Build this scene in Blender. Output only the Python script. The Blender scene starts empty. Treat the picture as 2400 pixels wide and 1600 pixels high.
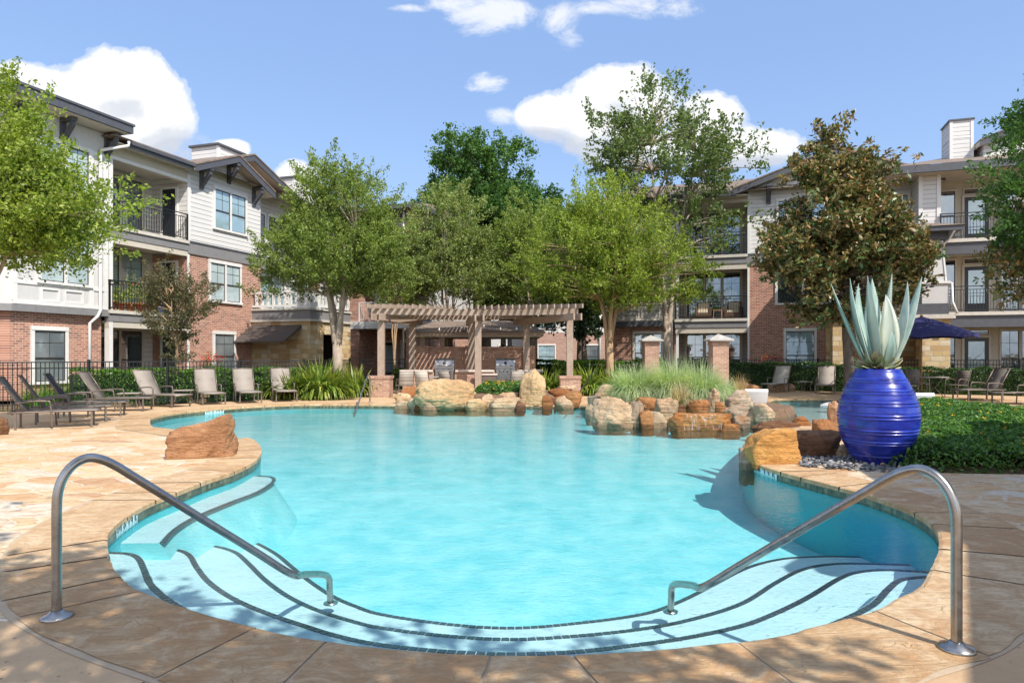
import bpy, bmesh, math, random
import numpy as np
from mathutils import Vector, Matrix, noise, geometry
R = math.radians
scene = bpy.context.scene
C = scene.collection
random.seed(7)

# ---------------------------------------------------------------- camera
H = 1.5; F = 1600.0; HZ = 832.0
cam_d = bpy.data.cameras.new("camera"); cam = bpy.data.objects.new("camera", cam_d); C.objects.link(cam)
cam.location = (0, 0, H); cam.rotation_euler = (R(90), 0, 0)
cam_d.sensor_width = 36; cam_d.lens = 24; cam_d.shift_y = 32/2400.0
cam_d.clip_start = 0.05; cam_d.clip_end = 2000
scene.camera = cam

# ---------------------------------------------------------------- exposure
scene.view_settings.view_transform = 'Standard'; scene.view_settings.look = 'None'
scene.view_settings.gamma = 1; scene.view_settings.exposure = 0.83
scene.view_settings.use_curve_mapping = False
scene.cycles.max_bounces = 10; scene.cycles.transparent_max_bounces = 16
scene.cycles.caustics_reflective = False; scene.cycles.caustics_refractive = False
scene.cycles.use_adaptive_sampling = True
scene.cycles.use_denoising = True
scene.cycles.sample_clamp_indirect = 6

# ---------------------------------------------------------------- sun
EL = R(47); SH = Vector((.6, -.8, 0)).normalized()
SUN = Vector((SH.x*math.cos(EL), SH.y*math.cos(EL), math.sin(EL)))
ld = bpy.data.lights.new("sun", 'SUN'); ld.energy = 3.5; ld.angle = R(.55); ld.color = (1, .945, .86)
lo = bpy.data.objects.new("sun", ld); C.objects.link(lo); lo.rotation_euler = SUN.to_track_quat('Z', 'Y').to_euler()

# ---------------------------------------------------------------- node helpers
class N:
    """small wrapper round a node tree"""
    def __init__(s, nt): s.t = nt
    def n(s, typ, **kw):
        x = s.t.nodes.new(typ)
        for k, v in kw.items():
            if k == 'i':
                for kk, vv in v.items():
                    if isinstance(vv, bpy.types.NodeSocket): s.t.links.new(vv, x.inputs[kk])
                    else: x.inputs[kk].default_value = vv
            else: setattr(x, k, v)
        return x
    def m(s, op, a, b=None, c=None, clamp=False):
        x = s.t.nodes.new('ShaderNodeMath'); x.operation = op; x.use_clamp = clamp
        for i, v in enumerate((a, b, c)):
            if v is None: continue
            if isinstance(v, bpy.types.NodeSocket): s.t.links.new(v, x.inputs[i])
            else: x.inputs[i].default_value = v
        return x.outputs[0]
    def mix(s, f, a, b, typ='MIX'):
        x = s.t.nodes.new('ShaderNodeMix'); x.data_type = 'RGBA'; x.blend_type = typ
        for k, v in ((0, f), (6, a), (7, b)):
            if isinstance(v, bpy.types.NodeSocket): s.t.links.new(v, x.inputs[k])
            else: x.inputs[k].default_value = v if k == 0 else (*v, 1)[:4]
        return x.outputs[2]
    def ramp(s, f, stops, interp='LINEAR'):
        x = s.t.nodes.new('ShaderNodeValToRGB'); cr = x.color_ramp; cr.interpolation = interp
        while len(cr.elements) < len(stops): cr.elements.new(.5)
        for e, (p, c) in zip(cr.elements, stops):
            e.position = p; e.color = (*c, 1)[:4] if not isinstance(c, (int, float)) else (c, c, c, 1)
        s.t.links.new(f, x.inputs[0]); return x.outputs[0]
    def noise(s, vec, scale, detail=3, rough=.55, dist=0, out=0):
        x = s.n('ShaderNodeTexNoise', i={'Scale': scale, 'Detail': detail, 'Roughness': rough, 'Distortion': dist})
        s.t.links.new(vec, x.inputs['Vector']); return x.outputs[out]
    def mapping(s, vec, scale=(1, 1, 1), rot=(0, 0, 0), loc=(0, 0, 0)):
        x = s.n('ShaderNodeMapping'); x.inputs['Scale'].default_value = scale; x.inputs['Rotation'].default_value = rot
        x.inputs['Location'].default_value = loc; s.t.links.new(vec, x.inputs['Vector']); return x.outputs[0]
    def sep(s, vec):
        x = s.n('ShaderNodeSeparateXYZ'); s.t.links.new(vec, x.inputs[0]); return x.outputs
    def comb(s, a, b, c=0.0):
        x = s.n('ShaderNodeCombineXYZ')
        for i, v in enumerate((a, b, c)):
            if isinstance(v, bpy.types.NodeSocket): s.t.links.new(v, x.inputs[i])
            else: x.inputs[i].default_value = v
        return x.outputs[0]
    def obj(s): return s.n('ShaderNodeTexCoord').outputs['Object']
    def pos(s): return s.n('ShaderNodeNewGeometry').outputs['Position']
    def attr(s, name, out='Fac'): return s.n('ShaderNodeAttribute', attribute_name=name).outputs[out]
    def bump(s, h, strength=.3, dist=.02):
        x = s.n('ShaderNodeBump', i={'Strength': strength, 'Distance': dist, 'Height': h}); return x.outputs[0]
    def link(s, a, b): s.t.links.new(a, b)

def material(name):
    m = bpy.data.materials.new(name); m.use_nodes = True; m.node_tree.nodes.clear()
    k = N(m.node_tree)
    out = k.n('ShaderNodeOutputMaterial')
    return m, k, out

def principled(k, out, col, rough=.6, metal=0.0, normal=None, spec=None, coat=None):
    p = k.n('ShaderNodeBsdfPrincipled')
    for key, v in (('Base Color', col), ('Roughness', rough), ('Metallic', metal), ('Normal', normal), ('Specular IOR Level', spec), ('Coat Weight', coat)):
        if v is None: continue
        if isinstance(v, bpy.types.NodeSocket): k.link(v, p.inputs[key])
        elif key == 'Base Color': p.inputs[key].default_value = (*v, 1)[:4]
        else: p.inputs[key].default_value = v
    k.link(p.outputs[0], out.inputs[0]); return p

# ---------------------------------------------------------------- world: sky and clouds
w = bpy.data.worlds.new("World"); scene.world = w; w.use_nodes = True; w.node_tree.nodes.clear()
k = N(w.node_tree)
sky = k.n('ShaderNodeTexSky', sky_type='NISHITA', sun_disc=False, sun_elevation=EL, sun_rotation=math.atan2(SH.x, SH.y))
sky.air_density = 1.0; sky.dust_density = .6; sky.ozone_density = 1.6
d = k.n('ShaderNodeTexCoord').outputs['Generated']
dx, dy, dz = k.sep(d)
yy = k.m('MAXIMUM', dy, .02)
u = k.m('DIVIDE', dx, yy); v = k.m('DIVIDE', dz, yy)
# clouds sit in fixed compass directions: (east, up) slopes with radii, hardness
BL = [(150,245,150,100),(275,205,150,95),(375,290,85,115),(235,320,200,85),(60,195,85,60),
      (1300,272,95,62),(1450,215,125,75),(1420,300,150,78),(1640,290,115,80),(1770,345,115,55),(1560,340,220,72),(1520,265,130,80),
      (700,410,62,42),(535,350,48,24),(690,470,90,40)]
WI = [(1180,30,130,55),(1300,40,75,45),(1520,5,120,42),(1330,95,42,34),(1060,5,70,25),(1140,195,45,28),(1175,270,45,25),(1420,20,90,20),(960,20,60,12),(400,360,120,50)]
def blobs(L, uu, vv):
    best = None
    for (px, py, rx, ry) in L:
        a = k.m('MULTIPLY', k.m('SUBTRACT', uu, (px-1200)/F), F/rx)
        b = k.m('MULTIPLY', k.m('SUBTRACT', vv, (HZ-py)/F), F/ry)
        q = k.m('MULTIPLY', k.m('SUBTRACT', 1.0, k.m('ADD', k.m('MULTIPLY', a, a), k.m('MULTIPLY', b, b))), .6)
        best = q if best is None else k.m('SMOOTH_MAX', best, q, .3)
    return best
uv = k.comb(u, v, 0)
n1 = k.noise(uv, 11, 9, .6); n2 = k.noise(uv, 4.5, 4, .55); n3 = k.noise(k.mapping(uv, (1, 1.6, 1), loc=(3, 1, 0)), 9, 8, .68, .4)
nn = k.m('ADD', k.m('MULTIPLY', k.m('SUBTRACT', n1, .5), 1.5), k.m('MULTIPLY', k.m('SUBTRACT', n2, .5), .8))
dens = k.m('ADD', blobs(BL, u, v), nn)
mask = k.ramp(dens, [(-.0, 0), (.10, .38), (.24, .85), (.42, 1)], 'EASE')
d2 = k.m('ADD', k.m('MULTIPLY', blobs(WI, u, v), 1.0), k.m('MULTIPLY', k.m('SUBTRACT', n3, .47), 3.4))
mask2 = k.m('MULTIPLY', k.ramp(d2, [(.05, 0), (1.1, 1)], 'EASE'), .75)
front = k.ramp(dy, [(.05, 0), (.25, 1)])
# soft grey modelling inside the clouds: thinner light where the body is dense and low
up_ = k.m('SUBTRACT', blobs(BL, u, k.m('ADD', v, .035)), blobs(BL, u, k.m('SUBTRACT', v, .01)))
tex = k.noise(k.mapping(uv, (1, 1.3, 1), loc=(.02, -.03, 0)), 9, 7, .58)
sv = k.m('ADD', k.m('ADD', k.m('MULTIPLY', up_, 1.6), k.m('MULTIPLY', k.m('SUBTRACT', tex, .5), 1.9)), .35)
shade = k.ramp(sv, [(.12, (1.14, 1.14, 1.15)), (.34, (1.04, 1.05, 1.07)), (.62, (.82, .86, .93)), (.9, (.70, .75, .85))], 'EASE')
cl = k.n('ShaderNodeVectorMath', operation='SCALE'); k.link(shade, cl.inputs[0]); cl.inputs['Scale'].default_value = 5.5
# invented cloud fills the unseen sky so that reflections and fill light are not empty
mm = k.m('MULTIPLY', k.m('MAXIMUM', mask, mask2), front)
skyc = k.mix(1.0, sky.outputs[0], (.96, 1.04, 1.12), 'MULTIPLY')
horizon = k.ramp(dz, [(0.0, .42), (.38, .06), (.7, 0)])
skyc = k.mix(horizon, skyc, (3.4, 4.7, 6.8))
lift = k.mix(.5, skyc, (2.3, 3.35, 5.6))
# bright broken cloud added behind and above the viewer to raise the fill
fill_cloud = k.ramp(k.noise(d, 2.6, 7, .62, .4), [(.42, 0), (.60, 1)])
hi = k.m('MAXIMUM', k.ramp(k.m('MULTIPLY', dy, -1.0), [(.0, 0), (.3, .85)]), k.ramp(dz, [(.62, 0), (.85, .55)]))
lift = k.mix(k.m('MULTIPLY', fill_cloud, hi), lift, (12.0, 12.1, 12.4))
lift = k.mix(k.ramp(dz, [(.22, 0), (.5, .32)]), lift, (1.5, 2.75, 5.4))
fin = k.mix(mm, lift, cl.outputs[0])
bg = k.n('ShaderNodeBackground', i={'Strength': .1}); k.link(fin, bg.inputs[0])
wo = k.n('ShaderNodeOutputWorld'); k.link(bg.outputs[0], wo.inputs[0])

# ---------------------------------------------------------------- pixel to place helpers (photo pixels of 2400 x 1600)
def G(px, py, z=0.0):
    D = (H-z)*F/(py-HZ); return Vector(((px-1200)*D/F, D, z))
def P(px, py, D): return Vector(((px-1200)*D/F, D, H-(py-HZ)*D/F))

# ---------------------------------------------------------------- mesh builder
class MB:
    def __init__(s): s.v = []; s.f = []; s.sm = []; s.rnd = None
    def box(s, x0, y0, z0, x1, y1, z1):
        b = len(s.v)
        s.v += [(x0,y0,z0),(x1,y0,z0),(x1,y1,z0),(x0,y1,z0),(x0,y0,z1),(x1,y0,z1),(x1,y1,z1),(x0,y1,z1)]
        for q in ((3,2,1,0),(4,5,6,7),(0,1,5,4),(1,2,6,5),(2,3,7,6),(3,0,4,7)): s.f.append(tuple(b+i for i in q)); s.sm.append(False)
        return s
    def obox(s, a, b_, w, h, up=(0,0,1), ext=0):
        """box from point a to b_, w wide, h high"""
        a = Vector(a); b_ = Vector(b_); d = (b_-a).normalized(); a = a-d*ext; b_ = b_+d*ext
        up = Vector(up)
        if abs(d.dot(up)) > .99: up = Vector((0, 1, 0))
        r = d.cross(up).normalized(); u_ = r.cross(d).normalized()
        b = len(s.v)
        for p in (a, b_):
            for (i, j) in ((-1,-1),(1,-1),(1,1),(-1,1)): s.v.append(tuple(p+r*(i*w/2)+u_*(j*h/2)))
        for q in ((0,1,2,3),(7,6,5,4),(0,4,5,1),(1,5,6,2),(2,6,7,3),(3,7,4,0)): s.f.append(tuple(b+i for i in q)); s.sm.append(False)
        return s
    def poly(s, pts, z0, z1, top=None):
        """vertical prism on a plan polygon (convex or not), counter-clockwise"""
        n = len(pts); b = len(s.v); top = top or pts
        s.v += [(p[0], p[1], z0) for p in pts] + [(p[0], p[1], z1) for p in top]
        s.f.append(tuple(b+i for i in reversed(range(n)))); s.f.append(tuple(b+n+i for i in range(n))); s.sm += [False, False]
        for i in range(n): j = (i+1) % n; s.f.append((b+i, b+j, b+n+j, b+n+i)); s.sm.append(False)
        return s
    def xprism(s, prof, y0, y1):
        """profile of (x,z) points extruded from y0 to y1"""
        n = len(prof); b = len(s.v)
        s.v += [(p[0], y0, p[1]) for p in prof] + [(p[0], y1, p[1]) for p in prof]
        s.f.append(tuple(b+i for i in range(n))); s.f.append(tuple(b+n+i for i in reversed(range(n)))); s.sm += [False, False]
        for i in range(n): j = (i+1) % n; s.f.append((b+j, b+i, b+n+i, b+n+j)); s.sm.append(False)
        return s
    def yprism(s, prof, x0, x1):
        n = len(prof); b = len(s.v)
        s.v += [(x0, p[0], p[1]) for p in prof] + [(x1, p[0], p[1]) for p in prof]
        s.f.append(tuple(b+i for i in reversed(range(n)))); s.f.append(tuple(b+n+i for i in range(n))); s.sm += [False, False]
        for i in range(n): j = (i+1) % n; s.f.append((b+i, b+j, b+n+j, b+n+i)); s.sm.append(False)
        return s
    def face(s, pts, sm=False):
        b = len(s.v); s.v += [tuple(p) for p in pts]; s.f.append(tuple(range(b, b+len(pts)))); s.sm.append(sm); return s
    def tube(s, pts, rad, n=8, cap=True, sm=True):
        pts = [Vector(p) for p in pts]; m = len(pts)
        rad = [rad]*m if isinstance(rad, (int, float)) else rad
        b = len(s.v); pr = None
        for i, p in enumerate(pts):
            t = (pts[min(i+1, m-1)]-pts[max(i-1, 0)])
            if t.length < 1e-9: t = Vector((0, 0, 1))
            t.normalize()
            if pr is None:
                pr = t.orthogonal().normalized()
            else:
                pr = (pr - t*pr.dot(t))
                pr = pr.normalized() if pr.length > 1e-6 else t.orthogonal().normalized()
            q = t.cross(pr)
            for j in range(n):
                a = 2*math.pi*j/n
                s.v.append(tuple(p+(pr*math.cos(a)+q*math.sin(a))*rad[i]))
        for i in range(m-1):
            for j in range(n):
                k2 = (j+1) % n
                s.f.append((b+i*n+j, b+i*n+k2, b+(i+1)*n+k2, b+(i+1)*n+j)); s.sm.append(sm)
        if cap:
            s.f.append(tuple(b+j for j in reversed(range(n)))); s.f.append(tuple(b+(m-1)*n+j for j in range(n))); s.sm += [False, False]
        return s
    def lathe(s, prof, n=48, c=(0,0,0)):
        b = len(s.v)
        for (r, z) in prof:
            for j in range(n):
                a = 2*math.pi*j/n; s.v.append((c[0]+r*math.cos(a), c[1]+r*math.sin(a), c[2]+z))
        for i in range(len(prof)-1):
            for j in range(n):
                k2 = (j+1) % n
                s.f.append((b+i*n+j, b+i*n+k2, b+(i+1)*n+k2, b+(i+1)*n+j)); s.sm.append(True)
        return s
    def build(s, name, mat, parent=None, bevel=0, loc=None):
        me = bpy.data.meshes.new(name); me.from_pydata(s.v, [], s.f)
        me.polygons.foreach_set('use_smooth', s.sm); me.materials.append(mat); me.update()
        if s.rnd is not None:
            a = me.attributes.new('rnd', 'FLOAT', 'FACE'); a.data.foreach_set('value', s.rnd)
        o = bpy.data.objects.new(name, me); C.objects.link(o)
        if parent is not None: o.parent = parent
        if loc is not None: o.location = loc
        if bevel:
            md = o.modifiers.new('bevel', 'BEVEL'); md.width = bevel; md.segments = 2; md.limit_method = 'ANGLE'
        return o

def tag(o, label=None, cat=None, group=None, kind=None):
    if label: o['label'] = label
    if cat: o['category'] = cat
    if group: o['group'] = group
    if kind: o['kind'] = kind
    return o
def empty(name, loc, rz=0, label=None, cat=None, group=None):
    o = bpy.data.objects.new(name, None); C.objects.link(o); o.location = loc; o.rotation_euler = (0, 0, rz)
    o.empty_display_size = .2
    return tag(o, label, cat, group)
def copy_tree(o, parent=None):
    c = o.copy(); C.objects.link(c)
    if parent is not None: c.parent = parent
    for ch in [x for x in bpy.data.objects if x.parent == o]: copy_tree(ch, c)
    return c

def fast_mesh(name, verts, quads, mat, parent=None, rnd=None, smooth=False):
    """numpy quads -> mesh object"""
    me = bpy.data.meshes.new(name)
    nv, nf = len(verts), len(quads); kk = quads.shape[1]
    me.vertices.add(nv); me.vertices.foreach_set('co', np.asarray(verts, dtype=np.float32).ravel())
    me.loops.add(nf*kk); me.loops.foreach_set('vertex_index', np.asarray(quads, dtype=np.int32).ravel())
    me.polygons.add(nf); me.polygons.foreach_set('loop_start', np.arange(0, nf*kk, kk, dtype=np.int32))
    me.polygons.foreach_set('loop_total', np.full(nf, kk, dtype=np.int32))
    me.update(calc_edges=True)
    if smooth: me.polygons.foreach_set('use_smooth', np.ones(nf, dtype=bool))
    if rnd is not None:
        a = me.attributes.new('rnd', 'FLOAT', 'FACE'); a.data.foreach_set('value', np.asarray(rnd, dtype=np.float32))
    me.materials.append(mat)
    o = bpy.data.objects.new(name, me); C.objects.link(o)
    if parent is not None: o.parent = parent
    return o
# ================================================================ materials
M = {}
def plain(name, col, rough=.6, metal=0.0, var=.12, scale=6, bump=.0, spec=None, coat=None, dirt=0):
    m, k, out = material(name); o = k.obj()
    n = k.noise(o, scale, 5, .6)
    lo = tuple(c*(1-var) for c in col); hi = tuple(min(1, c*(1+var)) for c in col)
    c = k.ramp(n, [(.3, lo), (.7, hi)])
    if dirt:
        g = k.noise(k.mapping(o, (2.2, 2.2, .35)), 3, 5, .7)
        c = k.mix(k.ramp(g, [(.52, 0), (.8, dirt)]), c, tuple(x*.55 for x in col))
    nb = k.bump(k.noise(o, scale*9, 4, .6), bump, .01) if bump else None
    r = k.ramp(n, [(.3, max(0, rough-.06)), (.7, min(1, rough+.06))])
    principled(k, out, c, r, metal, nb, spec, coat); M[name] = m; return m
plain('trim_white', (.66,.645,.615), .55, var=.05, dirt=.25)
plain('trim_cream', (.55,.51,.44), .6, var=.06, dirt=.2)
plain('fascia_dark', (.075,.077,.088), .5, var=.12, dirt=.1)
plain('band_grey', (.20,.195,.195), .65, var=.08, dirt=.3)
plain('soffit', (.52,.47,.40), .7, var=.05)
plain('slab_edge', (.52,.48,.42), .7, var=.1, dirt=.35)
plain('black_metal', (.012,.012,.013), .4, .0, var=.2)
plain('door_dark', (.016,.017,.022), .35, var=.1)
plain('interior_dark', (.02,.02,.022), .8)
plain('frame_bronze', (.17,.135,.11), .42, .35, var=.1)
plain('frame_dark', (.05,.045,.042), .45, .2)
plain('white_plastic', (.78,.78,.77), .3, var=.02)
plain('umbrella_navy', (.018,.02,.10), .85, var=.15, scale=3)
plain('teak', (.42,.20,.09), .5, var=.2)
plain('terracotta', (.42,.13,.05), .7, var=.15)
plain('wicker', (.10,.055,.03), .7, var=.3, scale=40)
plain('cushion', (.55,.48,.36), .9)
plain('awning', (.075,.058,.05), .85, var=.15, scale=3)
plain('counter_stone', (.62,.52,.45), .45, var=.15, scale=14)
plain('cap_stone', (.38,.36,.33), .8, var=.2, dirt=.3)
plain('pebble', (.10,.105,.115), .5, var=.2)
plain('soil', (.16,.095,.055), .95, var=.45, scale=9, bump=.6)
plain('pot_soil', (.06,.035,.02), .95, var=.3, scale=20)
plain('rope_bulb', (.8,.75,.65), .2)
plain('grout', (.46,.345,.23), .85, var=.1, scale=12, bump=.3)
plain('red_flower', (.55,.04,.03), .8, var=.3)
plain('pink_flower', (.7,.08,.25), .8)
plain('yellow_flower', (.85,.48,.02), .8)
plain('blue_plastic', (.05,.12,.5), .4)
plain('occluder_roof', (.24,.20,.17), .8)
plain('grey_post', (.30,.30,.31), .7)
plain('plaque_text', (.01,.015,.02), .4)
plain('plaque_tile', (.55,.80,.82), .3)

def stainless():
    m, k, out = material('stainless'); o = k.obj()
    n = k.noise(k.mapping(o, (1, 1, 1)), 14, 4, .6); fine = k.noise(o, 260, 2, .5)
    c = k.ramp(n, [(.3, (.31,.295,.28)), (.7, (.44,.42,.40))])
    principled(k, out, c, k.ramp(n, [(.3, .24), (.7, .36)]), 1.0, k.bump(fine, .04, .002)); M['stainless'] = m
stainless()

def wall_uv(k):
    x, y, z = k.sep(k.obj()); return k.comb(k.m('ADD', x, y), z, 0), z
def brick(name, cols, mortar, bw=.215, bh=.075):
    m, k, out = material(name); uv, z = wall_uv(k)
    b = k.n('ShaderNodeTexBrick', offset=.5, i={'Scale': 1.0, 'Mortar Size': .007, 'Mortar Smooth': .15, 'Bias': 0.0, 'Brick Width': bw, 'Row Height': bh,
            'Color1': (0,0,0,1), 'Color2': (1,1,1,1), 'Mortar': (.5,.5,.5,1)})
    k.link(uv, b.inputs['Vector'])
    c = k.ramp(b.outputs['Color'], cols)
    st = k.noise(uv, 1.1, 5, .6); c = k.mix(k.ramp(st, [(.35, 0), (.75, .30)]), c, tuple(q*.75 for q in cols[0][1]))
    c = k.mix(k.ramp(k.noise(uv, 22, 4, .7), [(.3, 0), (.8, .28)]), c, mortar)
    c = k.mix(b.outputs['Fac'], c, mortar)
    h = k.m('SUBTRACT', k.m('MULTIPLY', k.noise(uv, 60, 3, .6), .3), b.outputs['Fac'])
    principled(k, out, c, .88, 0.0, k.bump(h, .5, .008)); M[name] = m
brick('brick_red', [(0, (.15,.055,.035)), (.35, (.30,.10,.06)), (.65, (.38,.145,.085)), (1, (.42,.20,.13))], (.60,.47,.38))
brick('brick_tan', [(0, (.27,.135,.085)), (.5, (.36,.19,.125)), (1, (.45,.27,.19))], (.50,.38,.30), .2, .068)
brick('brick_far', [(0, (.28,.13,.09)), (.5, (.36,.19,.14)), (1, (.42,.26,.2))], (.5,.4,.34))

def siding(name, col, h=.19):
    m, k, out = material(name); x, y, z = k.sep(k.obj())
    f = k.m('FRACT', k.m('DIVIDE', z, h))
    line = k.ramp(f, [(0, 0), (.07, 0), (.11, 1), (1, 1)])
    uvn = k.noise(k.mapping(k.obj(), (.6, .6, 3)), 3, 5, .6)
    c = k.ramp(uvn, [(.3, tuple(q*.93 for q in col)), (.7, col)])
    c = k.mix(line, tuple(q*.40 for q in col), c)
    hh = k.m('MULTIPLY', f, -1.0); hh = k.m('ADD', hh, k.m('MULTIPLY', line, 1.2))
    principled(k, out, c, .6, 0.0, k.bump(hh, .6, .02)); M[name] = m
siding('siding', (.62,.60,.575))
siding('siding_grey', (.40,.37,.335))
plain('stucco', (.52,.505,.49), .75, var=.04, bump=.2, dirt=.2)
plain('stucco_cream', (.50,.45,.375), .75, var=.05, bump=.2)

def ashlar():
    m, k, out = material('limestone'); uv, z = wall_uv(k)
    uvd = k.mapping(uv, (1, 1, 1))
    b = k.n('ShaderNodeTexBrick', offset=.37, squash=.6, squash_frequency=3, i={'Scale': 1.0, 'Mortar Size': .012, 'Mortar Smooth': .3, 'Brick Width': .52, 'Row Height': .21,
            'Color1': (0,0,0,1), 'Color2': (1,1,1,1), 'Mortar': (.5,.5,.5,1)})
    k.link(uvd, b.inputs['Vector'])
    c = k.ramp(b.outputs['Color'], [(0, (.46,.31,.12)), (.3, (.62,.47,.25)), (.6, (.64,.56,.42)), (.8, (.52,.36,.17)), (1, (.36,.21,.10))])
    c = k.mix(k.ramp(k.noise(uv, 5, 6, .7), [(.35, 0), (.75, .5)]), c, (.40,.25,.11))
    c = k.mix(b.outputs['Fac'], c, (.40,.33,.24))
    h = k.m('SUBTRACT', k.m('MULTIPLY', k.noise(uv, 12, 6, .7), .8), b.outputs['Fac'])
    principled(k, out, c, .9, 0.0, k.bump(h, .7, .03)); M['limestone'] = m
ashlar()
def shingle(name, col):
    m, k, out = material(name); x, y, z = k.sep(k.obj())
    uv = k.comb(x, k.m('ADD', y, k.m('MULTIPLY', z, 1.3)), 0)
    b = k.n('ShaderNodeTexBrick', offset=.5, i={'Scale': 1.0, 'Mortar Size': .006, 'Mortar Smooth': .1, 'Brick Width': .3, 'Row Height': .14,
            'Color1': (0,0,0,1), 'Color2': (1,1,1,1), 'Mortar': (.3,.3,.3,1)})
    k.link(uv, b.inputs['Vector'])
    c = k.ramp(b.outputs['Color'], [(0, tuple(q*.75 for q in col)), (1, tuple(q*1.25 for q in col))])
    c = k.mix(k.ramp(k.noise(uv, 2, 5, .6), [(.3, 0), (.8, .4)]), c, tuple(q*.7 for q in col))
    c = k.mix(b.outputs['Fac'], c, tuple(q*.4 for q in col))
    principled(k, out, c, .95, 0.0, k.bump(k.noise(uv, 60, 3, .6), .4, .01)); M[name] = m
shingle('shingle', (.21,.155,.12))

def pane(name, top, bot, refl=.16):
    """glass with pale slat blinds behind it"""
    m, k, out = material(name); x, y, z = k.sep(k.obj())
    f = k.m('FRACT', k.m('MULTIPLY', z, 18))
    sl = k.ramp(f, [(0, .72), (.25, 1), (.85, 1), (1, .72)])
    n = k.noise(k.mapping(k.obj(), (.9, .9, .5)), 1.3, 3, .5)
    c = k.ramp(n, [(.35, bot), (.65, top)])
    c = k.mix(1.0, c, sl, 'MULTIPLY')
    g = k.n('ShaderNodeBsdfGlossy', i={'Roughness': .03, 'Color': (.85,.92,.95,1)})
    df = k.n('ShaderNodeBsdfDiffuse'); k.link(c, df.inputs[0])
    wob = k.bump(k.noise(k.obj(), 1.6, 2, .5), .05, .1); k.link(wob, g.inputs['Normal'])
    fr = k.n('ShaderNodeFresnel', i={'IOR': 1.5})
    fac = k.m('ADD', k.m('MULTIPLY', fr.outputs[0], 1.4), refl, clamp=True)
    mx = k.n('ShaderNodeMixShader'); k.link(fac, mx.inputs[0]); k.link(df.outputs[0], mx.inputs[1]); k.link(g.outputs[0], mx.inputs[2])
    k.link(mx.outputs[0], out.inputs[0]); M[name] = m
pane('pane_blind', (.34,.46,.48), (.26,.37,.41))
pane('pane_blind_pale', (.52,.60,.60), (.38,.47,.50), .10); pane('pane_curtain', (.24,.27,.27), (.10,.13,.15), .2)
pane('pane_dark', (.05,.06,.065), (.02,.025,.03), .22)

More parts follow.
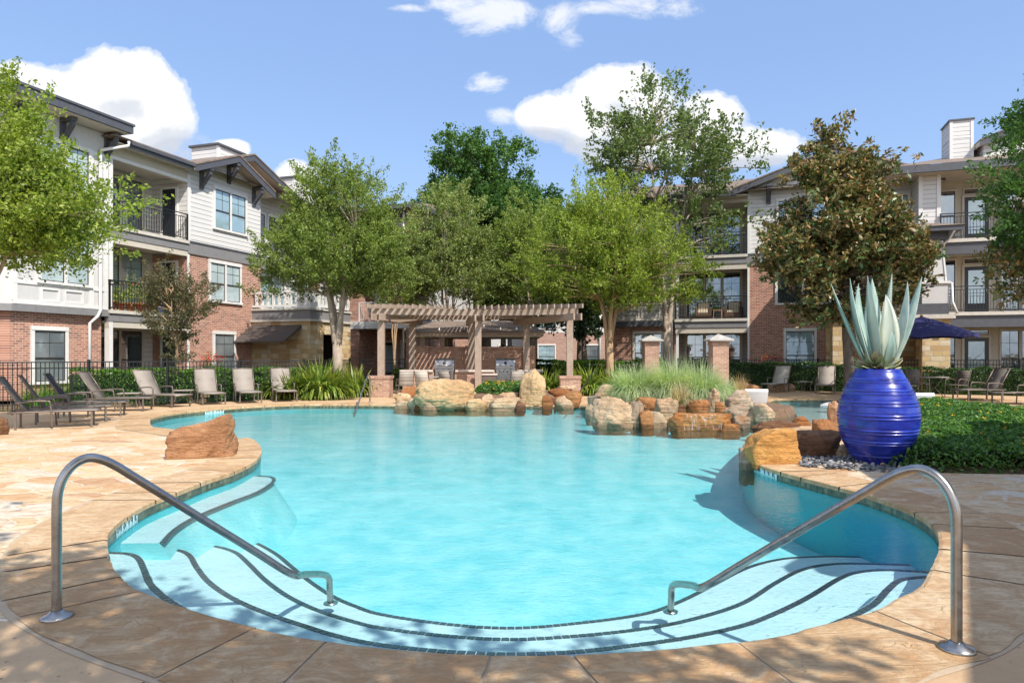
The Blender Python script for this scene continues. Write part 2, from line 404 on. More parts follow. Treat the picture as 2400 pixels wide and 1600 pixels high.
def deck():
    """tan patio: smooth acrylic concrete, with irregular flagstones in two zones of the ground"""
    m, k, out = material('patio'); p = k.pos(); x, y, z = k.sep(p)
    wn = k.noise(p, .9, 3, .5)
    # flagstones
    w2 = k.n('ShaderNodeTexNoise', i={'Scale': 1.3, 'Detail': 4.0}); k.link(p, w2.inputs['Vector'])
    dd = k.n('ShaderNodeVectorMath', operation='MULTIPLY_ADD'); k.link(w2.outputs['Color'], dd.inputs[0]); dd.inputs[1].default_value = (.55,.55,0); k.link(p, dd.inputs[2])
    pm = k.mapping(dd.outputs[0], (1.9, 3.3, 0), (0, 0, .12))
    v1 = k.n('ShaderNodeTexVoronoi', feature='F1', i={'Scale': 1.0, 'Randomness': 1.0}); k.link(pm, v1.inputs['Vector'])
    v2 = k.n('ShaderNodeTexVoronoi', feature='DISTANCE_TO_EDGE', i={'Scale': 1.0, 'Randomness': 1.0}); k.link(pm, v2.inputs['Vector'])
    r, g, b = k.sep(v1.outputs['Color'])
    sc = k.ramp(r, [(0, (0.515,0.339,0.175)), (.17, (0.608,0.445,0.257)), (.33, (0.538,0.333,0.152)), (.46, (0.632,0.503,0.339)), (.6, (0.468,0.252,0.105)), (.7, (0.573,0.386,0.211)), (.84, (0.585,0.526,0.433)), (.94, (0.386,0.187,0.082)), (1, (0.550,0.363,0.175))], 'CONSTANT')
    streak = k.noise(k.mapping(dd.outputs[0], (2.2, 7, 0), (0, 0, .25)), 1.6, 7, .68, .8)
    sc = k.mix(k.ramp(streak, [(.38, .0), (.50, .4), (.60, 0)]), sc, (0.702,0.562,0.374))
    sc = k.mix(k.ramp(k.noise(pm, 2.7, 6, .7, 1.2), [(.48, 0), (.66, .8)]), sc, (0.421,0.199,0.070))
    sc = k.mix(k.ramp(k.noise(p, 26, 4, .7), [(.4, 0), (.8, .35)]), sc, (0.304,0.187,0.105))
    sc = k.mix(k.ramp(v2.outputs['Distance'], [(.018, 1), (.034, 0)]), sc, (0.585,0.468,0.328))
    # smooth concrete with small pits
    cc = k.ramp(k.noise(p, 1.1, 6, .6), [(.3, (.48,.315,.175)), (.7, (.58,.40,.235))])
    cc = k.mix(k.ramp(k.noise(p, 7, 5, .7), [(.45, 0), (.75, .3)]), cc, (0.351,0.216,0.129))
    pv = k.n('ShaderNodeTexVoronoi', feature='F1', i={'Scale': 20.0, 'Randomness': 1.0}); k.link(k.mapping(p, (1, .8, 0)), pv.inputs['Vector'])
    pit = k.m('MULTIPLY', k.ramp(pv.outputs['Distance'], [(.10, 1), (.17, 0)]), k.ramp(k.noise(p, 3.3, 3, .6), [(.46, 0), (.56, 1)]))
    cc = k.mix(pit, cc, (0.187,0.117,0.082))
    # zones
    def lt(a, b_): return k.m('LESS_THAN', a, b_)
    xn = k.m('ADD', x, k.m('MULTIPLY', k.m('SUBTRACT', wn, .5), .3)); yn = k.m('ADD', y, k.m('MULTIPLY', k.m('SUBTRACT', wn, .5), .3))
    zl = k.m('MULTIPLY', k.m('MULTIPLY', lt(xn, 0), k.m('GREATER_THAN', yn, 3.86)), lt(k.m('ADD', yn, k.m('MULTIPLY', xn, -.20)), 16.0))
    zr = k.m('MULTIPLY', k.m('MULTIPLY', k.m('GREATER_THAN', xn, 0), lt(yn, 11)), k.m('GREATER_THAN', yn, 4.9))
    zz = k.m('MAXIMUM', zl, zr)
    c = k.mix(zz, cc, sc)
    j1 = k.m('ABSOLUTE', k.m('SUBTRACT', yn, 3.86)); j1 = k.m('MULTIPLY', k.ramp(j1, [(.012, 1), (.02, 0)]), lt(xn, 0))
    c = k.mix(j1, c, (0.772,0.643,0.491))
    h = k.mix(zz, k.m('MULTIPLY', pit, -1.2), k.m('ADD', k.ramp(v2.outputs['Distance'], [(.01, 0), (.05, 1)]), k.m('MULTIPLY', streak, .7)))
    h = k.m('ADD', h, k.m('MULTIPLY', k.noise(p, 60, 3, .6), .25))
    principled(k, out, c, k.ramp(streak, [(.3, .62), (.7, .82)]), 0.0, k.bump(h, .8, .014)); M['patio'] = m
deck()
def coping():
    m, k, out = material('coping_stone'); p = k.pos(); r = k.attr('rnd')
    off = k.n('ShaderNodeVectorMath', operation='MULTIPLY_ADD'); k.link(r, off.inputs[0]); off.inputs[1].default_value = (9, 13, 0); k.link(p, off.inputs[2])
    q = off.outputs[0]
    c = k.ramp(r, [(0, (0.526,0.339,0.170)), (.2, (0.608,0.433,0.246)), (.4, (0.550,0.351,0.175)), (.6, (0.632,0.468,0.281)), (.8, (0.468,0.287,0.140)), (1, (0.585,0.404,0.216))])
    st = k.noise(k.mapping(q, (1.5, 5, 0), (0, 0, .5)), 1.5, 8, .7, 1.4)
    c = k.mix(k.ramp(st, [(.42, 0), (.5, .5), (.57, 0)]), c, (0.328,0.164,0.064))
    c = k.mix(k.ramp(k.noise(q, 1.9, 6, .68, 1.0), [(.42, 0), (.68, .75)]), c, (0.398,0.205,0.082))
    c = k.mix(k.ramp(k.noise(q, 3.2, 6, .7, 1.5), [(.5, 0), (.7, .65)]), c, (0.702,0.562,0.374))
    c = k.mix(k.ramp(k.noise(q, 40, 4, .7), [(.42, 0), (.8, .4)]), c, (0.257,0.158,0.082))
    crack = k.n('ShaderNodeTexVoronoi', feature='DISTANCE_TO_EDGE', i={'Scale': 1.7})
    wv = k.n('ShaderNodeTexNoise', i={'Scale': 3.5, 'Detail': 5.0}); k.link(q, wv.inputs['Vector'])
    w2 = k.n('ShaderNodeVectorMath', operation='MULTIPLY_ADD'); k.link(wv.outputs['Color'], w2.inputs[0]); w2.inputs[1].default_value = (.7,.7,0); k.link(q, w2.inputs[2]); k.link(w2.outputs[0], crack.inputs['Vector'])
    cr = k.m('MULTIPLY', k.ramp(crack.outputs['Distance'], [(.0, .55), (.009, 0)]), k.ramp(st, [(.48, 0), (.6, 1)]))
    c = k.mix(cr, c, (0.234,0.129,0.058))
    h = k.m('SUBTRACT', k.m('ADD', st, k.m('MULTIPLY', k.noise(q, 25, 5, .6), .4)), k.m('MULTIPLY', cr, .4))
    principled(k, out, c, .68, 0.0, k.bump(h, .9, .025)); M['coping_stone'] = m
coping()

def rockmat(name, ramp, stain, wet=False, strata=0.0, patch=None):
    m, k, out = material(name); o = k.pos()
    rnd = k.n('ShaderNodeObjectInfo').outputs['Random']
    off = k.n('ShaderNodeVectorMath', operation='MULTIPLY_ADD'); k.link(rnd, off.inputs[0]); off.inputs[1].default_value = (31, 17, 23); k.link(o, off.inputs[2]); q = off.outputs[0]
    n = k.noise(q, 1.5, 7, .62, .9)
    nh = k.m('ADD', n, k.m('MULTIPLY', k.m('SUBTRACT', rnd, .5), .12))
    c = k.ramp(nh, ramp)
    la = k.noise(k.mapping(q, (.7, .7, 7), (.25, .15, 0)), 1.2, 6, .66, .8)
    c = k.mix(k.ramp(la, [(.5, 0), (.62, .12+strata*.35), (.72, 0)]), c, tuple(x*.45 for x in ramp[0][1]))
    c = k.mix(k.ramp(k.noise(q, 3.8, 7, .72, 1.6), [(.50, 0), (.70, .62)]), c, stain)
    c = k.mix(k.ramp(k.noise(q, 17, 5, .7), [(.45, 0), (.78, .42)]), c, tuple(x*.4 for x in ramp[1][1]))
    if patch: c = k.mix(k.ramp(k.noise(q, 2.2, 5, .6, .5), [(.55, 0), (.64, .85)]), c, patch)
    px, py, pz = k.sep(o)
    line = k.ramp(k.m('ADD', pz, k.m('MULTIPLY', k.m('SUBTRACT', n, .5), .12)), [(0, 1), (.02, .0)])
    wl = k.m('MULTIPLY', line, .55)
    c = k.mix(wl, c, tuple(x*.35 for x in ramp[0][1]))
    h = k.m('ADD', k.m('MULTIPLY', la, 1.0+strata), k.m('ADD', k.m('MULTIPLY', k.noise(q, 9, 8, .68), .9), k.m('MULTIPLY', k.noise(q, 45, 4, .6), .18)))
    rough = .35 if wet else .85
    principled(k, out, c, rough, 0.0, k.bump(h, 1.0, .07), .5 if wet else .3); M[name] = m
rockmat('rock_gold', [(.25, (.42,.245,.115)), (.5, (.59,.40,.21)), (.75, (.65,.49,.30))], (.25,.13,.07))
rockmat('rock_amber', [(.25, (.46,.20,.05)), (.5, (.60,.31,.09)), (.75, (.66,.42,.17))], (.30,.13,.04))
rockmat('rock_rust', [(.25, (0.218,0.076,0.026)), (.5, (0.374,0.151,0.053)), (.75, (0.468,0.245,0.099))], (0.125,0.050,0.023), strata=.5)
rockmat('rock_brown', [(.25, (0.117,0.054,0.026)), (.5, (0.218,0.108,0.056)), (.75, (0.328,0.180,0.092))], (0.062,0.032,0.020), strata=.6)
rockmat('rock_pale', [(.25, (0.390,0.259,0.145)), (.5, (0.484,0.360,0.231)), (.75, (0.546,0.446,0.330))], (0.296,0.158,0.079))
rockmat('rock_grey', [(.25, (.24,.16,.105)), (.5, (.42,.315,.22)), (.75, (.57,.46,.34))], (0.328,0.158,0.059), strata=.4, patch=(0.328,0.158,0.059))
rockmat('rock_tan', [(.25, (.38,.22,.12)), (.5, (.55,.375,.225)), (.75, (.64,.49,.335))], (0.218,0.101,0.046), strata=.4)
rockmat('rock_wet', [(.25, (0.265,0.086,0.013)), (.5, (0.406,0.158,0.030)), (.75, (0.484,0.245,0.066))], (0.125,0.043,0.013), wet=True, strata=.3)
rockmat('rock_salmon', [(.25, (0.359,0.158,0.073)), (.5, (0.468,0.245,0.125)), (.75, (0.515,0.310,0.178))], (0.250,0.108,0.046), strata=.15)

def leafmat(name, cols, trans=.35, rough=.5, spec=.3, back=None):
    m, k, out = material(name); r = k.attr('rnd')
    big = k.noise(k.pos(), .8, 3, .5)
    c = k.ramp(k.m('ADD', r, k.m('MULTIPLY', k.m('SUBTRACT', big, .5), .5)), [(i/(len(cols)-1), cc) for i, cc in enumerate(cols)])
    if back:
        bf = k.n('ShaderNodeNewGeometry').outputs['Backfacing']; c = k.mix(k.m('MULTIPLY', bf, .4), c, back)
    p = k.n('ShaderNodeBsdfPrincipled', i={'Roughness': rough, 'Specular IOR Level': spec}); k.link(c, p.inputs['Base Color'])
    t = k.n('ShaderNodeBsdfTranslucent'); tc = k.mix(1.0, c, (1.25, 1.35, .5), 'MULTIPLY'); k.link(tc, t.inputs[0])
    mx = k.n('ShaderNodeMixShader', i={0: trans}); k.link(p.outputs[0], mx.inputs[1]); k.link(t.outputs[0], mx.inputs[2])
    k.link(mx.outputs[0], out.inputs[0]); M[name] = m
leafmat('leaf_crape', [(.10,.145,.035), (.18,.24,.055), (.28,.35,.085), (.42,.46,.14)], .42)
leafmat('leaf_crape_olive', [(.12,.15,.05), (.21,.26,.08), (.31,.37,.12), (.38,.37,.16)], .38)
leafmat('leaf_young', [(.11,.16,.03), (.21,.28,.045), (.36,.43,.08), (.52,.57,.16)], .48)
leafmat('leaf_oak', [(.035,.08,.02), (.06,.135,.03), (.10,.20,.045), (.15,.27,.06)], .35)
leafmat('leaf_tall', [(.07,.10,.04), (.12,.17,.06), (.20,.26,.085), (.30,.34,.13)], .38)
leafmat('leaf_dark', [(.018,.04,.016), (.03,.065,.022), (.05,.09,.03), (.07,.11,.04)], .25)
leafmat('leaf_magnolia', [(.02,.05,.015), (.05,.11,.03), (.10,.16,.04), (.17,.19,.05), (.36,.18,.065), (.08,.14,.035)], .12, .42, .5, back=(.42,.21,.10))
leafmat('leaf_myrtle_dusky', [(.06,.07,.04), (.11,.115,.055), (.18,.15,.08), (.28,.15,.09)], .35)
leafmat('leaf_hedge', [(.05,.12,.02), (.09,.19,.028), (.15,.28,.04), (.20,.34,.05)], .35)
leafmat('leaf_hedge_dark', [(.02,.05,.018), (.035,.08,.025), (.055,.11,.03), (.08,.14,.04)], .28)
leafmat('leaf_ground', [(.04,.10,.03), (.07,.165,.04), (.11,.235,.05), (.17,.30,.07)], .35, .4)
leafmat('leaf_flax', [(.06,.12,.02), (.16,.24,.035), (.34,.37,.07), (.60,.54,.26)], .35, .4)
leafmat('leaf_grass', [(.26,.33,.17), (.42,.50,.30), (.56,.62,.42), (.70,.72,.56)], .45, .6)
leafmat('leaf_dry', [(.40,.29,.17), (.52,.40,.25), (.62,.50,.33)], .4, .8)
leafmat('petal_yellow', [(.8,.42,.01), (.9,.55,.03), (.85,.35,.01)], .3, .7)

def bark(name, a, b, sc=8):
    m, k, out = material(name); o = k.pos()
    n = k.noise(k.mapping(o, (1, 1, .35)), sc, 6, .65, .6)
    c = k.ramp(n, [(.3, a), (.7, b)])
    principled(k, out, c, .85, 0.0, k.bump(n, .5, .03)); M[name] = m
bark('bark_pale', (.24,.18,.135), (.46,.38,.30)); bark('bark_tan', (.30,.19,.11), (.50,.34,.20)); bark('bark_dark', (.06,.045,.035), (.16,.12,.09))

def agave():
    m, k, out = material('agave_leaf'); o = k.pos(); x, y, z = k.sep(o)
    n = k.noise(k.mapping(o, (3, 3, .7)), 5, 5, .6, .5); r = k.attr('rnd')
    c = k.ramp(k.m('ADD', k.m('MULTIPLY', n, .7), k.m('MULTIPLY', r, .35)), [(.25, (.20,.32,.275)), (.45, (.32,.43,.375)), (.62, (.49,.56,.48)), (.8, (.62,.65,.54))])
    c = k.mix(k.ramp(k.noise(o, 14, 5, .7), [(.55, 0), (.8, .35)]), c, (.62,.62,.46))
    principled(k, out, c, .5, 0.0, k.bump(n, .2, .01), .35); M['agave_leaf'] = m
    m, k, out = material('agave_old'); o = k.pos(); r = k.attr('rnd')
    c = k.ramp(k.m('ADD', k.m('MULTIPLY', k.noise(o, 11, 5, .6), .6), k.m('MULTIPLY', r, .5)), [(.3, (.20,.25,.12)), (.55, (.36,.38,.20)), (.8, (.45,.31,.20)), (1, (.30,.17,.10))])
    principled(k, out, c, .65); M['agave_old'] = m
agave()
def glaze():
    m, k, out = material('cobalt_glaze'); o = k.obj(); x, y, z = k.sep(o)
    n = k.noise(k.mapping(o, (1, 1, 4)), 2.5, 6, .65, .5); drip = k.noise(k.mapping(o, (8, 8, .8)), 2, 5, .6)
    c = k.ramp(n, [(.3, (.010,.010,.14)), (.5, (.010,.024,.28)), (.7, (.016,.055,.44))])
    c = k.mix(k.ramp(drip, [(.5, 0), (.8, .35)]), c, (.01,.012,.12))
    sp = k.noise(o, 45, 3, .7); c = k.mix(k.ramp(sp, [(.68, 0), (.76, .6)]), c, (.12,.2,.6))
    principled(k, out, c, k.ramp(n, [(.3, .22), (.7, .34)]), 0.0, k.bump(k.noise(k.mapping(o, (1, 1, 6)), 7, 4, .6), .12, .01), .5, .25); M['cobalt_glaze'] = m
glaze()
def sling(name, a, b):
    m, k, out = material(name); o = k.obj(); x, y, z = k.sep(o)
    f = k.m('FRACT', k.m('MULTIPLY', y, 38)); st = k.ramp(f, [(0, 0), (.3, 0), (.5, 1), (.9, 1), (1, 0)])
    c = k.mix(st, a, b); c = k.mix(k.ramp(k.noise(o, 3, 4, .6), [(.4, 0), (.8, .3)]), c, tuple(q*.6 for q in a))
    principled(k, out, c, .8, 0.0, k.bump(st, .2, .004)); M[name] = m
sling('sling_taupe', (.24,.20,.165), (.36,.315,.27)); sling('sling_black', (.02,.02,.026), (.035,.035,.045)); sling('sling_brown', (.13,.11,.09), (.19,.16,.135))
sling('sling_pale', (.38,.34,.28), (.50,.45,.38))

def wood(name, a, b):
    m, k, out = material(name); o = k.obj()
    n = k.noise(k.mapping(o, (1, 1, 1)), 4, 6, .65, 1.5); g = k.noise(k.mapping(o, (9, 9, 1.2)), 3, 5, .7)
    c = k.ramp(k.m('ADD', k.m('MULTIPLY', n, .5), k.m('MULTIPLY', g, .5)), [(.35, a), (.65, b)])
    principled(k, out, c, .8, 0.0, k.bump(g, .3, .01)); M[name] = m
wood('pergola_wood', (.265,.195,.145), (.40,.305,.235))

def tile(name, cols, size=.027, bumpy=.3):
    m, k, out = material(name); u = k.attr('u'); p = k.pos(); x, y, z = k.sep(p)
    uv = k.comb(u, z, 0)
    b = k.n('ShaderNodeTexBrick', offset=0.0, i={'Scale': 1.0, 'Mortar Size': .002, 'Brick Width': size, 'Row Height': size, 'Color1': (0,0,0,1), 'Color2': (1,1,1,1), 'Mortar': (.5,.5,.5,1)})
    k.link(uv, b.inputs['Vector'])
    c = k.ramp(b.outputs['Color'], cols); c = k.mix(b.outputs['Fac'], c, (.14,.15,.11))
    c = k.mix(k.ramp(k.noise(k.mapping(p, (1, 1, .3)), 26, 4, .7), [(.45, 0), (.7, .7)]), c, (.12,.12,.07))
    principled(k, out, c, .35); M[name] = m
tile('mosaic', [(0, (.02,.035,.025)), (.4, (.05,.075,.05)), (.7, (.10,.12,.075)), (1, (.20,.20,.12))], .05)
plain('step_tile', (.035,.035,.045), .35, var=.5, scale=30)

def plaster(name, lo, hi, deep=False):
    m, k, out = material(name); p = k.pos()
    n = k.noise(p, 2.2, 5, .6)
    c = k.ramp(n, [(.3, lo), (.7, hi)])
    if deep:   # plaster pigment turns bluer towards the deep end of the basin
        x, y, z = k.sep(p); c = k.mix(k.ramp(y, [(.0, 0), (1, 1)]), c, c)
    principled(k, out, c, .8); M[name] = m
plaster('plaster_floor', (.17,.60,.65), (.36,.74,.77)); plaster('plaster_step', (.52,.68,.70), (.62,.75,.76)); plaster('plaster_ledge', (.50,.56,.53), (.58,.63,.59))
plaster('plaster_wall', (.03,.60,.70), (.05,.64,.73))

def water():
    m, k, out = material('water'); p = k.pos()
    a = k.noise(k.mapping(p, (1.0, 1.9, 1)), 1.3, 2, .5, .6); b = k.noise(k.mapping(p, (1.0, 1.9, 1), (0, 0, .3)), 5.5, 3, .55, .8)
    c = k.noise(k.mapping(p, (1, 1.3, 1)), 21, 2, .5)
    h = k.m('ADD', k.m('MULTIPLY', a, .5), k.m('ADD', k.m('MULTIPLY', b, .28), k.m('MULTIPLY', c, .24)))
    bp = k.bump(h, .8, .02)
    fr = k.n('ShaderNodeFresnel', i={'IOR': 1.33}); k.link(bp, fr.inputs['Normal'])
    g = k.n('ShaderNodeBsdfGlossy', i={'Roughness': .015}); k.link(bp, g.inputs['Normal'])
    t = k.n('ShaderNodeBsdfTransparent', i={'Color': (.85,.985,1,1)})
    mx = k.n('ShaderNodeMixShader'); k.link(k.m('MULTIPLY', fr.outputs[0], 1.0), mx.inputs[0]); k.link(t.outputs[0], mx.inputs[1]); k.link(g.outputs[0], mx.inputs[2])
    k.link(mx.outputs[0], out.inputs[0]); M['water'] = m
    m, k, out = material('falling_water'); p = k.pos()
    n = k.noise(k.mapping(p, (22, 22, 1.2)), 1, 4, .6)
    df = k.n('ShaderNodeBsdfDiffuse', i={'Color': (.8,.84,.86,1)}); t = k.n('ShaderNodeBsdfTransparent')
    mx = k.n('ShaderNodeMixShader'); k.link(k.ramp(n, [(.5, 0), (.75, .4)]), mx.inputs[0]); k.link(t.outputs[0], mx.inputs[1]); k.link(df.outputs[0], mx.inputs[2])
    k.link(mx.outputs[0], out.inputs[0]); M['falling_water'] = m
water()
# ================================================================ pool outline (plan points)
WZ = -.10
def gl(pts, z): return [(lambda q: (q.x, q.y))(G(px, py, z)) for px, py in pts]
near = gl([(252,1308),(268,1341),(306,1377),(364,1402),(436,1429),(517,1452),(597,1473),(670,1490),(746,1503),(823,1514),(900,1522),(1000,1531),(1100,1536),(1200,1538.5),
           (1320,1538),(1420,1534),(1500,1529),(1575,1523),(1653,1515),(1787,1500),(1856,1486),(1906,1471),(2043,1436),(2112,1402),(2166,1371)], 0)
right = gl([(2199,1336),(2207,1304),(2200,1274),(2182,1250),(2147,1226),(2097,1203),(2036,1181),(1990,1168),(1921,1149),(1844,1128),(1795,1112),(1762,1098)], WZ)
back = gl([(1742,1078),(1748,1050),(1790,1022),(1850,1010),(1940,1004),(2020,990),(2140,972),(2290,958),(2345,948),(2300,942),(2100,940.5),(1960,941),(1825,942),(1800,950),(1785,964),(1750,978),(1700,983),(1640,983),(1570,985),
           (1490,981),(1430,975),(1390,964),(1372,959),(1350,957.5),(1300,957),(1200,957),(1080,957),(953,956.5),(880,955.5),(800,955),(700,955.3),(640,957.5),(565,962),(506,967),(446,972.6),(395,980),(362,988),(350,994)], WZ)
lobe = gl([(356,999),(387,1003.5),(430,1009),(490,1017),(553,1028)], 0) + gl([(585,1040),(604,1054),(611,1070),(605,1085),(589,1101),(551,1121),(516,1134),(476,1148),(421,1171),(345,1203),(291,1238),(264,1262),(248,1284)], WZ)
raw = near+right+back+lobe
def catmull(pts, closed=True, sub=6):
    out = []; n = len(pts)
    rng = range(n) if closed else range(n-1)
    for i in rng:
        if closed: p0, p1, p2, p3 = pts[i-1], pts[i], pts[(i+1) % n], pts[(i+2) % n]
        else: p0, p1, p2, p3 = pts[max(i-1,0)], pts[i], pts[i+1], pts[min(i+2,n-1)]
        for s in range(sub):
            t = s/sub
            out.append(tuple(.5*((2*p1[a])+(-p0[a]+p2[a])*t+(2*p0[a]-5*p1[a]+4*p2[a]-p3[a])*t*t+(-p0[a]+3*p1[a]-3*p2[a]+p3[a])*t**3) for a in range(len(p1))))
    if not closed: out.append(tuple(pts[-1]))
    return out
def resample(pts, step, closed=True):
    q = list(pts)+([pts[0]] if closed else [])
    L = [0]
    for a, b in zip(q, q[1:]): L.append(L[-1]+math.dist(a, b))
    n = max(3, round(L[-1]/step)); out = []; j = 0
    for i in range(n+(0 if closed else 1)):
        s = L[-1]*i/n
        while j < len(L)-2 and L[j+1] < s: j += 1
        t = (s-L[j])/max(1e-9, L[j+1]-L[j]); out.append(tuple(q[j][a]+(q[j+1][a]-q[j][a])*t for a in range(len(q[j]))))
    return out
outline = resample(catmull(raw), .08)          # counter-clockwise seen from above
NO = len(outline)
area = sum(outline[i-1][0]*outline[i][1]-outline[i][0]*outline[i-1][1] for i in range(NO))
if area < 0: outline.reverse()
def normals(pts, w=3, closed=True):
    out = []; n = len(pts)
    for i in range(n):
        a = pts[(i-w) % n] if closed else pts[max(0, i-w)]; b = pts[(i+w) % n] if closed else pts[min(n-1, i+w)]
        dx, dy = b[0]-a[0], b[1]-a[1]; l = math.hypot(dx, dy) or 1; out.append((dy/l, -dx/l))
    return out
ONRM = normals(outline)                          # points away from the water

def sheet(name, outer, holes, z, mat, kind='structure', sub=False):
    loops = [[Vector((p[0], p[1], 0)) for p in outer]]+[[Vector((p[0], p[1], 0)) for p in h] for h in holes]
    tris = geometry.tessellate_polygon(loops)
    flat = [p for l in loops for p in l]
    mb = MB(); mb.v = [(p.x, p.y, z) for p in flat]
    for t in tris:
        a, b, c = (flat[i] for i in t)
        cr = (b.x-a.x)*(c.y-a.y)-(b.y-a.y)*(c.x-a.x)
        if abs(cr) < 1e-9: continue
        mb.f.append(tuple(t) if cr > 0 else tuple(reversed(t))); mb.sm.append(False)
    return tag(mb.build(name, mat), kind=kind)

deck_outer = [(-26,-10),(26,-10),(26,22.5),(20,24.0),(15,28.2),(10,29.2),(8.0,27.2),(5.2,22.8),(3.6,23.2),(3.2,31),(-6.2,31),(-6.4,24.6),(-8.6,22.6),(-12.0,19.2),(-16.5,15.8),(-26,12)]
sheet('patio_deck', deck_outer, [outline], 0.0, M['patio'])
m, k, out = material('grounds'); p_ = k.pos()
c_ = k.ramp(k.noise(p_, 2.5, 6, .7), [(.3, (.10,.065,.04)), (.5, (.17,.11,.06)), (.62, (.10,.14,.04)), (.8, (.07,.13,.03))])
principled(k, out, c_, .95, 0.0, k.bump(k.noise(p_, 18, 4, .7), .6, .04)); M['grounds'] = m
tag(MB().box(-400,-300,-.4, 400,-9.5,-.02).box(-400,-9.5,-.4, -14,500,-.02).box(14.5,-9.5,-.4, 400,500,-.02).box(-14,23.8,-.4, 14.5,500,-.02).build('ground', M['grounds']), kind='structure')

# basin: wall ribbon, floor, mosaic waterline, water
mb = MB(); n = NO
FL = -1.12
mb.v = [(x, y, -.12) for x, y in outline]+[(x, y, FL-.05) for x, y in outline]
for i in range(n): j = (i+1) % n; mb.f.append((i, n+i, n+j, j)); mb.sm.append(True)
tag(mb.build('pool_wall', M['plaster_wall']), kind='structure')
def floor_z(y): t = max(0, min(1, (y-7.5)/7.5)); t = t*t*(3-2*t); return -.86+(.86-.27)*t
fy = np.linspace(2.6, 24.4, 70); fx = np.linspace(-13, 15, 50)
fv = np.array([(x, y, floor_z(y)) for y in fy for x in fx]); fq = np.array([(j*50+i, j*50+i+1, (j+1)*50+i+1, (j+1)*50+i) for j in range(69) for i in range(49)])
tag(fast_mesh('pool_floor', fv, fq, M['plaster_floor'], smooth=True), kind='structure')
mb = MB(); mb.v = [(x-nx*.006, y-ny*.006, -.035) for (x, y), (nx, ny) in zip(outline, ONRM)]+[(x-nx*.006, y-ny*.006, -.13) for (x, y), (nx, ny) in zip(outline, ONRM)]
for i in range(n): j = (i+1) % n; mb.f.append((i, n+i, n+j, j)); mb.sm.append(True)
o = mb.build('waterline_tile', M['mosaic']); tag(o, kind='structure')
ua = o.data.attributes.new('u', 'FLOAT', 'POINT'); us = [0.0]
for i in range(1, n): us.append(us[-1]+math.dist(outline[i-1], outline[i]))
ua.data.foreach_set('value', us+us)
inner_water = [(x-nx*.003, y-ny*.003) for (x, y), (nx, ny) in zip(outline, ONRM)]
sheet('pool_water', inner_water, [], WZ, M['water'])

# steps: polylines of each nosing, prisms run outwards under the patio
def nose(pts, z): return [ (q.x, q.y) for q in (G(px, py, z) for px, py in pts)]
STEPS = [
 (-.20, [(256,1293),(306,1295),(333,1306),(348,1333),(364,1368),(398,1398),(440,1425),(509,1452),(600,1480),(740,1512),(900,1533),(1200,1552),(1500,1540),(1700,1521),(1856,1488),(1906,1473),(1978,1444),(2036,1413.6),(2066,1383),(2097,1358),(2143,1350),(2187,1349)]),
 (-.37, [(298.5,1280),(364,1280),(421,1286.5),(451.6,1299),(470.7,1329),(501,1364),(555,1400),(631.5,1433),(727,1465),(804,1488),(900,1507),(1050,1522),(1200,1528),(1350,1522),(1500,1505),(1615,1488),(1730,1463),(1806,1435),(1883,1398),(1959,1353),(2005,1338),(2074,1333),(2190,1339)]),
 (-.54, [(436,1271),(497.5,1276),(555,1291),(589,1318),(628,1356),(681,1394),(746,1425),(823,1450),(900,1468),(1050,1486),(1200,1494),(1350,1486),(1500,1470),(1615,1448),(1730,1412),(1806,1366),(1864,1336),(1921,1322),(1997.5,1318),(2160,1323)]),
 (-.71, [(471,1256),(540,1260),(597,1268),(650.6,1295),(689,1325.5),(727,1356),(784.5,1394),(842,1419),(900,1437),(1050,1459),(1200,1468),(1350,1457),(1500,1436.5),(1576.5,1411.6),(1653,1375),(1730,1335),(1787,1316),(1844,1306),(1921,1302),(2000,1302.5),(2100,1306)]),
]
tmb = MB()
def band(line, z, width=.056, tl=.062, gap=.008):
    """tiles along a nosing"""
    ln = resample(line, tl, closed=False); nr = normals(ln, 1, False)
    for i in range(len(ln)-1):
        a, b = ln[i], ln[i+1]; L = math.dist(a, b) or 1; f = gap/2/L
        (ax, ay), (bx, by) = (a[0]+(b[0]-a[0])*f, a[1]+(b[1]-a[1])*f), (b[0]-(b[0]-a[0])*f, b[1]-(b[1]-a[1])*f)
        n0, n1 = nr[i], nr[i+1]; w0, w1 = .008, width
        q = [(ax-n0[0]*w0*SG, ay-n0[1]*w0*SG), (bx-n1[0]*w0*SG, by-n1[1]*w0*SG), (bx-n1[0]*w1*SG, by-n1[1]*w1*SG), (ax-n0[0]*w1*SG, ay-n0[1]*w1*SG)]
        tmb.poly(q if SG < 0 else q[::-1], z+.0005, z+.005)
SG = -1
